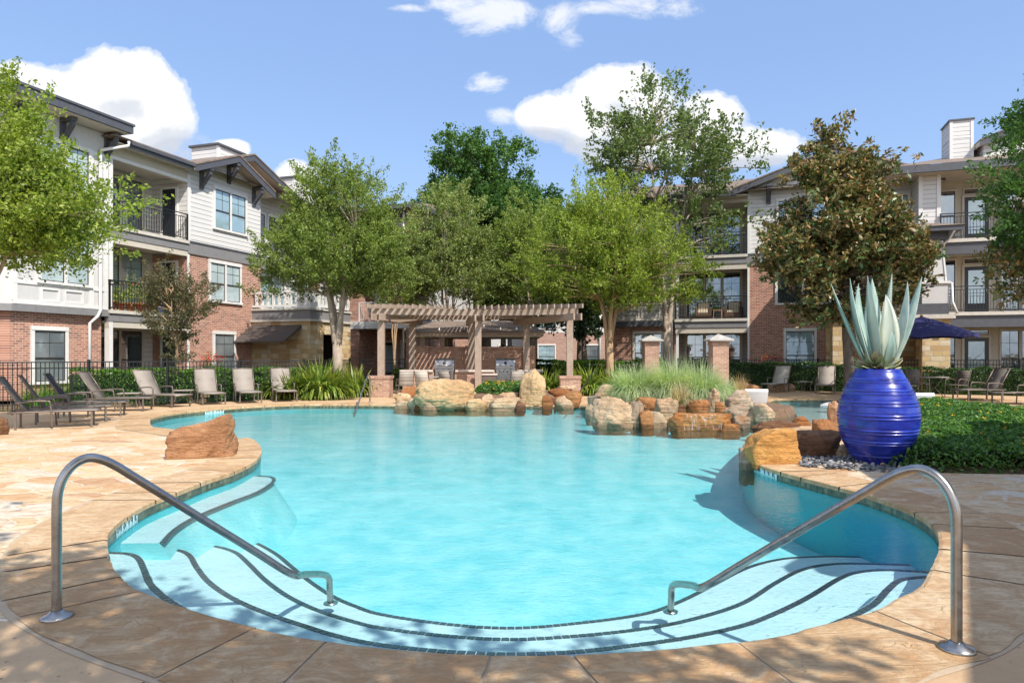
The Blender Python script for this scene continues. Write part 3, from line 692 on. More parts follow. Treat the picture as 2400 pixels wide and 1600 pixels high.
for z, pts in STEPS:
    ln = resample(catmull(nose(pts, z), False, 6), .06, closed=False)
    x0, y0 = ln[0]; x1, y1 = ln[-1]
    poly_ = ln+[(x1+.9, y1+.05), (x1+1.2, 2.2), (0, 1.6), (x0-1.2, 2.2), (x0-.9, y0+.02)]
    ar = sum(poly_[i-1][0]*poly_[i][1]-poly_[i][0]*poly_[i-1][1] for i in range(len(poly_)))
    if ar < 0: poly_ = poly_[::-1]
    mb = MB()
    loops = [[Vector((p[0], p[1], 0)) for p in poly_]]; tr = geometry.tessellate_polygon(loops); nv = len(poly_)
    mb.v = [(p[0], p[1], z) for p in poly_]+[(p[0], p[1], FL-.02) for p in poly_]
    for t in tr:
        a, b, c = (poly_[i] for i in t); cr = (b[0]-a[0])*(c[1]-a[1])-(b[1]-a[1])*(c[0]-a[0])
        mb.f.append(tuple(t) if cr > 0 else tuple(reversed(t))); mb.sm.append(False)
    rb = MB(); rb.v = mb.v[:nv]+[(p[0], p[1], FL-.02) for p in poly_]; mb.v = mb.v[:nv]
    for i in range(nv): j = (i+1) % nv; rb.f.append((j, i, nv+i, nv+j)); rb.sm.append(False)
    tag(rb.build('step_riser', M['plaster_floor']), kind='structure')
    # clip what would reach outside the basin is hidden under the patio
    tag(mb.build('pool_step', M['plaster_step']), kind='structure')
    band(ln, z)
# bench along the left wall
bz = -.21; BS = -1
bl = resample(catmull(nose([(372,1272),(402,1241),(451.6,1211),(536,1176),(597,1153),(630,1133),(636,1124),(628,1118),(600,1116)], bz), False, 6), .06, closed=False)
bp_ = bl+[(bl[-1][0]-1.2, bl[-1][1]+.3), (-6.2, 6.4), (bl[0][0]-1.3, bl[0][1]-.05)]
mb = MB(); tr = geometry.tessellate_polygon([[Vector((p[0], p[1], 0)) for p in bp_]]); nv = len(bp_)
mb.v = [(p[0], p[1], bz) for p in bp_]+[(p[0], p[1], FL-.02) for p in bp_]
for t in tr:
    a, b, c = (bp_[i] for i in t); cr = (b[0]-a[0])*(c[1]-a[1])-(b[1]-a[1])*(c[0]-a[0])
    mb.f.append(tuple(t) if cr > 0 else tuple(reversed(t))); mb.sm.append(False)
bn_ = normals(bl, 2, False)
rb = MB(); rb.v = mb.v[:nv]+[(p[0]-bn_[q][0]*.55*BS, p[1]-bn_[q][1]*.55*BS, FL+.0) if q < len(bl) else (p[0], p[1], FL-.02) for q, p in enumerate(bp_)]; mb.v = mb.v[:nv]
for i in range(nv): j = (i+1) % nv; rb.f.append((i, j, nv+j, nv+i)); rb.sm.append(False)
tag(rb.build('bench_riser', M['plaster_floor']), kind='structure')
tag(mb.build('pool_bench', M['plaster_step']), kind='structure')
SG = -1; band(bl, bz, .06)
tag(tmb.build('step_tile_band', M['step_tile']), kind='structure')
# shallow sun ledge at the back right, and a bench under the far wall
lz = -.24
le = [(p.x, p.y) for p in (G(px, py, WZ) for px, py in [(1786,962),(1800,975),(1850,988),(1905,1000),(1935,1012)])]
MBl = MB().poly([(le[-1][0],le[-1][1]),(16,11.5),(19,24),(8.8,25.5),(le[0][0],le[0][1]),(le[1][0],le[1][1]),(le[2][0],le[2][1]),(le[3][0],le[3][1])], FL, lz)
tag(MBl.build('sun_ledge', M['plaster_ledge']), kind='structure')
# coping stones round the rim
mb = MB(); rnd = []
rs = random.Random(3); i = 0; sk0 = 0.0
mort = MB(); FR_ = (0, .3, .65, 1.0)
while i < NO:
    L = rs.uniform(.40, 1.15); cnt = max(4, int(L/.08)); cnt = min(cnt, NO-i)
    wv = rs.uniform(.63, .675); val = rs.random(); zt = .006+rs.random()*.006; sk1 = rs.uniform(-.17, .17) if i+cnt < NO else 0.0
    idx = [(i+j) % NO for j in range(cnt+1)]
    gap = .010; vb = len(mb.v); ni = len(idx); m_ = len(FR_)+2
    for jj, q in enumerate(idx):
        (x, y), (nx, ny) = outline[q], ONRM[q]; tx, ty = -ny, nx
        sgn = gap if jj == 0 else (-gap if jj == ni-1 else 0)
        je = .016*(noise.noise(Vector((x*7, y*7, 3)))); w_ = wv-.02+.035*noise.noise(Vector((x*3, y*3, 9)))
        sk = sk0+(sk1-sk0)*jj/(ni-1)
        e0 = (x+nx*je*.6-nx*.014+tx*sgn, y+ny*je*.6-ny*.014+ty*sgn)
        mb.v.append((*e0, zt-.009))
        for fi, fr in enumerate(FR_):
            off = .014+je if fi == 0 else w_*fr
            jt = sk*fr+(.022*noise.noise(Vector((x*2+fr*5, y*2, fi*3.1))) if jj in (0, ni-1) else 0)
            s_ = sgn*(1+.5*noise.noise(Vector((x*9, y*9, fi*7.0))))
            mb.v.append((x+nx*off+tx*(s_+jt), y+ny*off+ty*(s_+jt), zt if fi < 3 else zt-.001))
        mb.v.append((*e0, -.045))
    for jj in range(ni-1):
        a = vb+jj*m_; b = a+m_
        for s_ in range(m_-2): mb.f.append((a+s_, a+s_+1, b+s_+1, b+s_)); mb.sm.append(False); rnd.append(val)
        mb.f.append((a, b, b+m_-1, a+m_-1)); mb.sm.append(False); rnd.append(val)
    i += cnt; sk0 = sk1
mb.rnd = rnd
tag(mb.build('pool_coping', M['coping_stone']), kind='structure')
for q in range(NO):
    (x, y), (nx, ny) = outline[q], ONRM[q]; mort.v += [(x+nx*.004, y+ny*.004, .003), (x+nx*.664, y+ny*.664, .003)]
for q in range(NO):
    a = 2*q; b = 2*((q+1) % NO); mort.f.append((a, a+1, b+1, b)); mort.sm.append(False)
tag(mort.build('coping_grout', M['grout']), kind='structure')

# depth markers: letters on pale tiles set in the waterline band
def marker(text, px, py, width, lab):
    g = G(px, py, WZ); i = min(range(NO), key=lambda q: (outline[q][0]-g.x)**2+(outline[q][1]-g.y)**2)
    half = int(width/2/.08)
    (ax, ay), (bx, by) = outline[i-half], outline[(i+half) % NO]
    nx, ny = ONRM[i]
    cx, cy = outline[i]; ang = math.atan2(nx, -ny)     # text runs along the wall, faces the water
    root = empty('depth_marker', (cx-nx*.014, cy-ny*.014, -.066), math.atan2(-nx, ny)+math.pi, lab, 'pool sign', 'depth markers on the pool rim')
    cu = bpy.data.curves.new('t', 'FONT'); cu.body = text; cu.size = .075; cu.align_x = 'CENTER'; cu.align_y = 'CENTER'; cu.extrude = .001
    t = bpy.data.objects.new('t', cu); C.objects.link(t)
    dg = bpy.context.evaluated_depsgraph_get(); me = bpy.data.meshes.new_from_object(t.evaluated_get(dg)); bpy.data.objects.remove(t)
    wid = max(v.co.x for v in me.vertices)-min(v.co.x for v in me.vertices); s_ = width*.9/wid
    for v in me.vertices:
        v.co.x *= s_; v.co.y *= 1.05
    me.transform(Matrix.Rotation(R(90), 4, 'X')); me.materials.append(M['plaque_text'])
    # bend on to the wall
    loc = Matrix.Translation(root.location) @ Matrix.Rotation(root.rotation_euler.z, 4, 'Z')
    inv = loc.inverted()
    def bend(vv, off):
        s = vv.x/.08; base = i+(s if True else 0); q0 = int(math.floor(base)); f = base-q0
        a = outline[q0 % NO]; b = outline[(q0+1) % NO]; nn = ONRM[q0 % NO]
        w_ = Vector((a[0]+(b[0]-a[0])*f-nn[0]*off, a[1]+(b[1]-a[1])*f-nn[1]*off, root.location.z+vv.z)); return inv @ w_
    sgn = 1
    for v in me.vertices: v.co = bend(Vector((v.co.x*sgn, 0, v.co.z)), .014)
    o = bpy.data.objects.new('lettering', me); C.objects.link(o); o.parent = root
    pm = MB(); ns = 14
    for j in range(ns):
        xa = -width/2+width*j/ns+.003; xb = -width/2+width*(j+1)/ns-.003
        pm.face([bend(Vector((xa, 0, -.06)), .010), bend(Vector((xb, 0, -.06)), .010), bend(Vector((xb, 0, .028)), .010), bend(Vector((xa, 0, .028)), .010)])
    pm.build('tile_plate', M['plaque_tile'], root)
marker('3 FT 6 IN', 1786, 1109, .78, 'black 3 FT 6 IN lettering on pale tiles beside the golden boulder')
marker('3 FT 6 IN', 297, 1236, .62, 'black 3 FT 6 IN lettering on pale tiles behind the near left handrail')
marker('4 FT 6 IN', 499, 967, .62, 'black 4 FT 6 IN lettering on the far left pool wall near the loungers')
# ================================================================ buildings
AX = math.atan2(1576, 524+0)          # direction of the left wing, seen in plan
Avec = Vector((.3155, .949, 0)); Rvec = Vector((.949, -.3155, 0))

WR = random.Random(12)
def window(parent, mp, u0, u1, z0, z1, units=2, pm='pane_blind', frame='trim_white', munt='top', casing=.11, sill=True, label=None):
    """mp(u, out, z) places points on the wall. frame > pane, muntins"""
    fr = MB()
    if pm == 'pane_blind': pm = WR.choice(['pane_blind','pane_blind','pane_blind_pale','pane_curtain'])
    def bx(mb, ua, oa, za, ub, ob, zb):
        a = mp(ua, oa, za); b = mp(ub, ob, zb)
        mb.box(min(a[0],b[0]), min(a[1],b[1]), min(a[2],b[2]), max(a[0],b[0]), max(a[1],b[1]), max(a[2],b[2]))
    c = casing
    bx(fr, u0-c, -.02, z1, u1+c, .075, z1+c*1.25); bx(fr, u0-c, -.02, z0, u0, .06, z1); bx(fr, u1, -.02, z0, u1+c, .06, z1)
    bx(fr, u0-c-(.03 if sill else 0), -.02, z0-c*.8, u1+c+(.03 if sill else 0), .09 if sill else .06, z0)
    w = (u1-u0)/units
    for i in range(1, units): bx(fr, u0+w*i-.05, -.02, z0, u0+w*i+.05, .058, z1)
    f = fr.build('window', M[frame], parent)
    if label: tag(f, label)
    gl_ = MB(); mu = MB()
    for i in range(units):
        a = u0+w*i+(.05 if i else 0); b = u0+w*(i+1)-(.05 if i < units-1 else 0)
        bx(gl_, a, -.01, z0, b, .008, z1)
        zm = z0+(z1-z0)*.46; t = .022
        for (p, q, r, s) in ((a, a+t, z0, z1), (b-t, b, z0, z1)): bx(mu, p, .008, r, q, .03, s)
        bx(mu, a+t, .008, z0, b-t, .03, z0+t*1.4); bx(mu, a+t, .008, z1-t*1.4, b-t, .03, z1); bx(mu, a+t, .0085, zm-.03, b-t, .036, zm+.02)
        if munt:
            cu = (a+b)/2; zc = zm+(z1-zm)*.55
            bx(mu, cu-.007, .009, zm+.02, cu+.007, .018, z1-t); bx(mu, a+t, .009, zc-.007, cu-.007, .017, zc+.007); bx(mu, cu+.007, .009, zc-.007, b-t, .017, zc+.007)
    gl_.build('pane', M[pm], f); mu.build('muntin', M['frame_dark'], f)
    return f

def door(parent, mp, u0, u1, z0, z1, glazed=True, frame='trim_cream'):
    def bx(mb, ua, oa, za, ub, ob, zb):
        a = mp(ua, oa, za); b = mp(ub, ob, zb)
        mb.box(min(a[0],b[0]), min(a[1],b[1]), min(a[2],b[2]), max(a[0],b[0]), max(a[1],b[1]), max(a[2],b[2]))
    fr = MB(); c = .09
    bx(fr, u0-c, -.02, z0, u0, .06, z1+c); bx(fr, u1, -.02, z0, u1+c, .06, z1+c); bx(fr, u0, -.02, z1, u1, .06, z1+c)
    d = MB(); bx(d, u0, -.01, z0, u1, .02, z1)
    o = d.build('door', M['door_dark'], parent); fr.build('door_frame', M[frame], o)
    if glazed:
        p = MB(); bx(p, u0+.15, .02, z0+.45, u1-.15, .03, z1-.16); p.build('glazing', M['pane_blind'], o)
    h = MB(); bx(h, u1-.1, .02, z0+.95, u1-.06, .07, z0+1.07); h.build('handle', M['stainless'], o)

def railing(parent, pts, z, h=1.05, step=.115, mat='black_metal', name='railing'):
    mb = MB()
    for a, b in zip(pts, pts[1:]):
        a = Vector((*a, z)); b = Vector((*b, z)); L = (b-a).length; up = Vector((0, 0, 1))
        mb.obox(a+up*h, b+up*h, .045, .035); mb.obox(a+up*(h-.13), b+up*(h-.13), .03, .025); mb.obox(a+up*.09, b+up*.09, .03, .025)
        n = max(1, int(L/step))
        for i in range(1, n):
            p = a+(b-a)*(i/n); mb.obox(p+up*.1, p+up*(h-.12), .016, .016, up=(0, 1, 0))
        for p in (a, b): mb.obox(p, p+up*(h+.02), .05, .05, up=(0, 1, 0))
    return mb.build(name, M[mat], parent)

def front(y0=0.0):  # wall facing -y in local space
    return lambda u, o, z: (u, y0-o, z)
def sideneg(x0): return lambda u, o, z: (x0-o, u, z)
def sidepos(x0): return lambda u, o, z: (x0+o, u, z)

def gable_roof(parent, xl, xm, xr, zl, zm, zr, y0, y1, th=.2):
    """front fascia boards, soffit and shingle planes of a gable that faces -y"""
    fb = MB(); sh = MB(); sf = MB()
    for (xa, za, xb, zb) in ((xl, zl, xm, zm), (xm, zm, xr, zr)):
        fb.xprism([(xa, za-th*1.3), (xb, zb-th*1.3), (xb, zb), (xa, za)], y0, y0+.05)
        sh.xprism([(xa, za+.004), (xb, zb+.004), (xb, zb+.07), (xa, za+.07)], y0-.03, y1)
        sf.xprism([(xa, za-th), (xb, zb-th), (xb, zb-.002), (xa, za-.002)], y0+.05, y1)
    fb.build('fascia', M['fascia_dark'], parent); r = sh.build('roof', M['shingle'], parent); sf.build('soffit', M['soffit'], r)

def bracket(parent, x, z, out=.55):
    mb = MB(); mb.yprism([(0, z-.75), (-.1, z-.75), (-out, z-.28), (-out, z-.12), (-.14, z-.5), (0, z-.5)], x-.07, x+.07)
    mb.box(x-.1, -out-.05, z-.12, x+.1, 0, z); mb.box(x-.1, -.07, z-.85, x+.1, 0, z-.12)
    mb.build('bracket', M['fascia_dark'], parent)

def downspout(parent, pts, r=.055, name='downspout'): return MB().tube(pts, r, 8).build(name, M['trim_white'], parent)
def box_part(parent, name, mat, *b):
    if name in ('ceiling', 'stone_pier', 'trim', 'corner_trim') and len(b) > 1:
        for q in b: o = MB().box(*q).build(name, M[mat], parent)
        return o
    mb = MB()
    for q in b: mb.box(*q)
    return mb.build(name, M[mat], parent)

# ---------------- left apartment building (local x runs away from the viewer, -y faces the pool)
LB = empty('apartment_building', (-14.23, 24.1, .1), math.atan2(Avec.y, Avec.x), 'long brick and white siding apartment block receding on the left behind the loungers', 'building')
LB.matrix_world  # root
# bay tower
bay = [(-4.7,1.3),(-3.4,0),(-.05,0),(-.05,9),(-4.7,9)]
MB().poly([(-4.45,1.5),(-3.3,.22),(-.12,.22),(-.12,9),(-4.45,9)], 0, 2.76).build('brick_wall', M['brick_red'], LB)
box_part(LB, 'brick_wall', 'brick_red', (-13, 1.52, 0, -4.46, 9, 2.76))
MB().poly(bay, 2.98, 9.15).build('bay_wall', M['stucco'], LB)
box_part(LB, 'side_wall', 'siding', (-13, 1.32, 2.98, -4.72, 9, 9.15))
MB().poly([(-4.72,1.31),(-3.41,-.03),(-.03,-.03),(-.03,8.9),(-4.72,8.9)], 2.76, 2.98).build('band', M['band_grey'], LB)
tr = MB()
for z in (2.99, 3.62, 5.55, 6.35, 8.3): tr.box(-3.38, -.035, z, -.06, 0.01, z+.12)
for x in (-3.40, -.78, -.22): tr.box(x, -.03, 3.1, x+.16, 0.012, 8.3)
for x0, x1 in ((-2.5,-1.85),(-1.7,-1.0)):
    tr.box(x0,-.04,2.99+.12,x1,.012,3.17+.0); tr.box(x0,-.04,3.5,x1,.012,3.56); tr.box(x0,-.04,3.17,x0+.06,.012,3.5); tr.box(x1-.06,-.04,3.17,x1,.012,3.5)
tr.build('trim', M['trim_white'], LB)
window(LB, front(.22), -2.55, -1.5, .55, 2.2, 1)
window(LB, front(0), -2.5, -.82, 3.78, 5.35, 2); window(LB, front(0), -2.5, -.82, 6.75, 8.3, 2)
# bay roof with deep eaves
MB().box(-6, -.82, 9.2, .28, 8, 9.45).build('fascia', M['fascia_dark'], LB)
MB().box(-6.02, -.86, 9.455, .32, 8.1, 9.53).build('gutter', M['fascia_dark'], LB)
MB().box(-5.9, -.74, 9.17, .2, 8, 9.198).build('soffit', M['soffit'], LB)
mb = MB(); mb.v = [(-6,-.8,9.54),(.3,-.8,9.54),(.3,8,9.54),(-6,8,9.54),(-5,3.2,10.6),(-3,3.2,10.6)]
mb.f = [(0,1,5,4),(1,2,5),(2,3,4,5),(3,0,4)]; mb.sm = [False]*4; mb.build('roof', M['shingle'], LB)
for x in (-3.3, -1.75, -.1): bracket(LB, x, 9.17, .5)
# recessed balconies
box_part(LB, 'recess_wall', 'siding', (-.04, 1.8, 0, 3.62, 9, 9.0))
box_part(LB, 'ceiling', 'soffit', (-.03, .02, 8.62, 3.6, 1.8, 8.75), (-.03, .03, 2.55, 3.6, 1.79, 2.62), (-.03, .03, 5.55, 3.6, 1.79, 5.62))
box_part(LB, 'header_beam', 'stucco_cream', (-.03, -.02, 8.35, 3.6, .2, 9.0)); box_part(LB, 'trim', 'trim_white', (-.03, -.05, 8.35, 3.6, -.02, 8.47), (-.02, -.04, 0, .13, .18, 8.34))
for z in (3.0, 6.0):
    box_part(LB, 'balcony_slab', 'slab_edge', (-.05, -.12, z-.12, 3.62, 1.8, z))
    box_part(LB, 'balcony_fascia', 'band_grey', (-.04, -.06, z-.40, 3.6, .16, z-.12)); box_part(LB, 'balcony_fascia', 'stucco_cream', (-.03, -.03, z-.62, 3.59, .16, z-.40))
    railing(LB, [(-.02, 1.7), (-.02, -.06), (3.55, -.06)] if z == 3 else [(.15, -.06), (3.55, -.06)], z)
for z in (0, 3, 6):
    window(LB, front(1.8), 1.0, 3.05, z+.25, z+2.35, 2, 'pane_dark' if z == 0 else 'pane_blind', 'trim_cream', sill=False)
    door(LB, sideneg(3.605), .55, 1.25, z+.02, z+2.15, False, 'trim_white')
# small roof over the balconies
box_part(LB, 'fascia', 'fascia_dark', (.3, -.5, 8.78, 3.5, -.44, 8.98)); box_part(LB, 'gutter', 'fascia_dark', (.3, -.58, 8.90, 3.55, -.5, 9.02))
box_part(LB, 'soffit', 'soffit', (-.02, -.44, 8.84, 3.6, 0, 8.88))
MB().xprism([(-.3,9.02),(4,9.02),(4,9.06),(-.3,9.06)], -.58, .2).build('roof', M['shingle'], LB)
mb = MB(); mb.face([(-.3,-.58,9.03),(12,-.58,9.03),(12,4,10.6),(-.3,4,10.6)]); mb.face([(-.3,4,10.6),(12,4,10.6),(12,9,9.0),(-.3,9,9.0)]); mb.build('roof', M['shingle'], LB)
# brick gable wing
box_part(LB, 'brick_wall', 'brick_red', (3.62, 0, 0, 8.05, 8, 5.5))
box_part(LB, 'band', 'band_grey', (3.60, -.06, 5.5, 8.07, 8, 5.95)); box_part(LB, 'band_cap', 'fascia_dark', (3.58, -.09, 5.95, 8.09, 8, 6.02))
MB().xprism([(3.62,6.02),(8.05,6.02),(8.05,9.0),(5.94,9.86),(3.62,8.95)], 0.0, 8).build('siding_wall', M['siding'], LB)
box_part(LB, 'corner_trim', 'trim_white', (3.60, -.03, 6.02, 3.76, .0-.001, 8.7), (3.585, -.02, 0, 3.615, 1.7, .01), (3.59, -.03, .02, 3.7, -.001, 5.5))
mb = MB(); mb.obox((5.2,-.015,9.0),(6.55,-.015,9.0-.02),.03,.001); 
gable_roof(LB, 3.45, 5.94, 8.35, 8.98, 10.0, 8.95, -.6, 4)
for x, z in ((4.35, 9.1), (5.94, 9.7), (7.55, 9.05)): bracket(LB, x, z, .52)
window(LB, front(0), 5.12, 6.98, 6.82, 8.45, 2); window(LB, front(0), 4.86, 6.62, 3.72, 5.3, 2); window(LB, front(0), 5.1, 6.25, .55, 2.3, 1)
# second, larger gable set back behind the first
box_part(LB, 'siding_wall', 'siding', (8.06, .8, 3.0, 11.4, 8, 9.1)); box_part(LB, 'brick_wall', 'brick_red', (8.06, .85, 0, 11.4, 8, 3.0))
MB().xprism([(4.3,9.05),(11.4,9.05),(7.8,10.4)], .79, .95).build('siding_wall', M['siding'], LB)
gable_roof(LB, 3.9, 7.75, 11.7, 9.1, 10.62, 9.15, .1, 5)
window(LB, front(.8), 8.5, 9.3, 6.3, 8.2, 1); window(LB, front(.8), 9.6, 11.1, 6.3, 8.2, 2); window(LB, front(.8), 9.0, 10.8, 3.7, 5.4, 2)
box_part(LB, 'band', 'band_grey', (8.07, .3, 5.5, 11.4, .8, 5.8)); box_part(LB, 'trim', 'trim_white', (8.08, .26, 5.8, 11.4, .8, 5.95))
# far stretch of the wing
box_part(LB, 'stucco_wall', 'stucco', (11.41, 1.5, 0, 24, 9, 9.2)); box_part(LB, 'fascia', 'fascia_dark', (11.41, .8, 9.2, 24.6, 1.0, 9.45))
mb = MB(); mb.face([(11.4,.8,9.46),(24.6,.8,9.46),(24.6,5,11),(11.4,5,11)]); mb.build('roof', M['shingle'], LB)
for x in (12.2, 15, 18, 21): 
    for z in (.6, 3.7, 6.7): window(LB, front(1.5), x, x+1.5, z, z+1.6, 2)
box_part(LB, 'brick_wall', 'brick_red', (14.1, 1.35, 0, 14.8, 1.5, 9), (19.2, 1.3, 0, 20.2, 1.5, 6))
# chimneys
for (x0, y0, x1, y1, z1) in ((7.0, 1.5, 8.7, 3.0, 11.0), (13.3, 2.0, 15.0, 3.4, 11.1)):
    c_ = box_part(LB, 'chimney', 'siding', (x0, y0, 9, x1, y1, z1)); box_part(c_, 'chimney_cap', 'fascia_dark', (x0-.1, y0-.1, z1, x1+.1, y1+.1, z1+.09))
    box_part(c_, 'trim', 'trim_white', (x0-.02, y0-.02, 9, x0+.14, y0+.1, z1-.001), (x1-.14, y0-.02, 9, x1+.02, y0+.1, z1-.001))
downspout(LB, [(.26,-.62,8.95),(.26,-.62,8.8),(-.42,-.12,8.5),(-.42,-.1,8.3),(-.42,-.1,2.95),(-.5,-.08,2.75),(-.66,.1,2.5),(-.66,.1,.2)])
tag(box_part(LB, 'sign', 'red_flower', (4.7,-.05,.25,5.0,-.01,.5)), 'small red flowers in front of the brick wall') if False else None

# stone porch with white parapet in front of the left building
PB = empty('stone_porch', tuple(Vector((-8.93, 30.2, .1))), math.atan2(Rvec.y, Rvec.x), 'limestone porch with white balustrade on top and brown awning, joined to the left block', 'porch')
# local: +x right/forward, +y away; corner at the origin, body spans x -3.3..0, y 0..3.3
box_part(PB, 'stone_wall', 'limestone', (-3.4, 0, 0, -.9, .35, 2.9), (-.9, 0, 0, 0, .5, 2.9), (-.35, .5, 0, 0, 1.0, 2.9), (-.35, 2.5, 0, 0, 3.3, 2.9), (-.35, 1.0, 2.35, 0, 2.5, 2.9), (-3.4, .35, 0, -3.0, 3.3, 2.9))
box_part(PB, 'interior', 'interior_dark', (-2.9, 2.9, 0, -.4, 3.2, 2.9)); box_part(PB, 'cornice', 'slab_edge', (-3.5, -.1, 2.9, .1, 3.4, 3.0))
box_part(PB, 'parapet_band', 'band_grey', (-3.4, 0, 3.0, 0, 3.3, 3.42)); box_part(PB, 'cornice', 'slab_edge', (-3.45, -.06, 3.42, .06, 3.36, 3.5))
mb = MB()
for (a, b) in (((-3.2,.06),(-.75,.06)), ((-.06,.75),(-.06,3.2))):
    a3 = Vector((*a, 0)); b3 = Vector((*b, 0)); up = Vector((0,0,1))
    mb.obox(a3+up*4.22, b3+up*4.22, .12, .09); mb.obox(a3+up*3.62, b3+up*3.62, .1, .1)
    L = (b3-a3).length; n = 8
    for i in range(n+1):
        q = a3+(b3-a3)*(i/n); mb.obox(q+up*3.67, q+up*4.18, .1, .1, up=(0,1,0))
mb.box(-.75, 0, 3.5, 0.0, .75, 4.28); mb.box(-.8, -.05, 4.28, .05, .8, 4.34)
mb.build('balustrade', M['trim_white'], PB)
MB().yprism([(0,2.75),(0,2.6),(-1.25,1.95),(-1.25,2.0)], -3.5, -.45).build('awning', M['awning'], PB)

# return wing at the end of the left block, behind the stone porch
RW = empty('brick_wing', (-8.3, 36.6, .1), math.atan2(Rvec.y, Rvec.x), 'brick wing with white balconies between the stone porch and the pergola', 'building')
box_part(RW, 'brick_wall', 'brick_red', (-1, 1.6, 0, 3.5, 8, 3.0)); box_part(RW, 'brick_wall', 'brick_red', (-.6, 0, 0, .1, 1.6, 9), (2.9, 0, 0, 3.45, 1.6, 9.0))
box_part(RW, 'stucco_wall', 'stucco', (-1, 1.6, 3.0, 3.5, 8, 9.0)); box_part(RW, 'slab', 'trim_white', (-.6, -.1, 2.8, 3.5, 1.6, 3.2), (-.6, -.1, 5.8, 3.5, 1.6, 6.1)); box_part(RW, 'fascia', 'fascia_dark', (-1.4, -.5, 9.0, 3.9, 8, 9.2))
mb = MB(); mb.face([(-1.4,-.5,9.21),(3.9,-.5,9.21),(3,4,10.0),(0,4,10.0)]); mb.face([(3.9,-.5,9.21),(3.9,8,9.21),(3,4,10.0)]); mb.build('roof', M['shingle'], RW)
for z in (0, 3.2, 6.1):
    door(RW, front(1.6), .6, 1.5, z+.02, z+2.1, True); pass
    window(RW, front(1.6), 1.9, 3.0, z+.5, z+2.1, 1, 'pane_dark')
for z in (3.2, 6.1): railing(RW, [(.12, 0), (2.88, 0)], z, 1.0, .12, 'trim_white')
downspout(RW, [(2.8,-.05,8.9),(2.8,-.05,.1)])

# ---------------- right apartment building
RB = empty('apartment_building', (11.06, 32.0, .2), math.atan2(Rvec.y, Rvec.x), 'brick and pale siding apartment block behind the magnolia on the right', 'building')
# bay on the left
box_part(RB, 'brick_wall', 'brick_red', (-6.8, .25, 0, -3.32, 9, 2.7)); box_part(RB, 'band', 'fascia_dark', (-6.85, -.02, 2.7, -3.3, 9, 2.95)); box_part(RB, 'bay_wall', 'siding_grey', (-6.82, 0, 2.95, -3.31, 9, 8.8))
t_ = MB()
for z in (3.0, 3.62, 5.75, 6.2): t_.box(-6.8, -.035, z, -3.33, .01, z+.1)
for x in (-6.81, -3.46): t_.box(x, -.03, 3.1, x+.14, .012, 8.8)
for x0, x1 in ((-5.9,-5.05),(-4.95,-4.05)): t_.box(x0,-.04,3.12,x1,.012,3.16); t_.box(x0,-.04,3.52,x1,.012,3.56); t_.box(x0,-.04,3.16,x0+.05,.012,3.52); t_.box(x1-.05,-.04,3.16,x1,.012,3.52)
t_.build('trim', M['trim_cream'], RB)
window(RB, front(0), -5.86, -4.05, 3.85, 5.6, 2, 'pane_dark', 'trim_cream'); window(RB, front(0), -5.86, -4.05, 6.8, 8.4, 2, 'pane_dark', 'trim_cream'); window(RB, front(.25), -5.3, -4.0, .6, 2.35, 1, 'pane_blind', 'trim_cream')
# recess
box_part(RB, 'recess_wall', 'siding_grey', (-3.3, 1.8, 0, -.01, 9, 8.8)); box_part(RB, 'ceiling', 'soffit', (-3.28,.03,2.5,-.02,1.79,2.6), (-3.28,.03,5.5,-.02,1.79,5.6), (-3.28,.03,8.5,-.02,1.79,8.8))
for z in (3.03, 6.03):
    box_part(RB, 'balcony_slab', 'slab_edge', (-3.35, -.15, z-.13, -.01, 1.8, z)); box_part(RB, 'balcony_fascia', 'band_grey', (-3.33, -.08, z-.42, -.02, .15, z-.13)); box_part(RB, 'balcony_fascia', 'stucco_cream', (-3.31, -.04, z-.68, -.03, .15, z-.42))
    railing(RB, [(-3.3, -.08), (-.06, -.08)], z)
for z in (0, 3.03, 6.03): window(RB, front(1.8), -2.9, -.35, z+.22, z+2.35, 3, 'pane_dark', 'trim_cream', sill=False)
box_part(RB, 'trim', 'trim_white', (-3.29, -.02, 0, -3.17, .1, 8.7))
# gable wing
box_part(RB, 'brick_wall', 'brick_red', (0, 0, 0, 7.2, 9, 5.5)); box_part(RB, 'band', 'band_grey', (-.03, -.06, 5.5, 7.22, 9, 5.98)); box_part(RB, 'band_cap', 'fascia_dark', (-.05, -.09, 5.98, 7.24, 9, 6.04))
MB().xprism([(0,6.04),(7.2,6.04),(7.2,9.0),(3.6,10.2),(0,9.0)], 0, 9).build('siding_wall', M['siding'], RB)
box_part(RB, 'corner_trim', 'trim_white', (-.02, -.03, 6.04, .13, -.001, 8.8), (-.02, -.02, .02, .07, -.001, 5.5))
gable_roof(RB, -.7, 3.6, 7.9, 8.95, 10.45, 8.95, -.65, 5)
bracket(RB, .9, 9.15, .5); bracket(RB, 3.6, 10.0, .5)
window(RB, front(0), 1.35, 3.3, 6.75, 8.4, 2); window(RB, front(0), 1.3, 3.45, 3.7, 5.35, 2, 'pane_dark'); window(RB, front(0), 1.66, 2.85, .35, 2.4, 1)
window(RB, front(0), 5.2, 6.6, 6.75, 8.3, 2); window(RB, front(0), 5.2, 6.6, 3.7, 5.3, 2)
# main roof
mb = MB(); mb.face([(-7.4,-.6,8.9),(9,-.6,8.9),(9,5,10.75),(-5.6,5,10.75)]); mb.face([(-7.4,9,8.9),(-7.4,-.6,8.9),(-5.6,5,10.75)]); mb.build('roof', M['shingle'], RB)
box_part(RB, 'fascia', 'fascia_dark', (-7.4, -.62, 8.68, -.5, -.5, 8.9)); box_part(RB, 'soffit', 'soffit', (-7.3, -.5, 8.7, -.02, 0, 8.74))
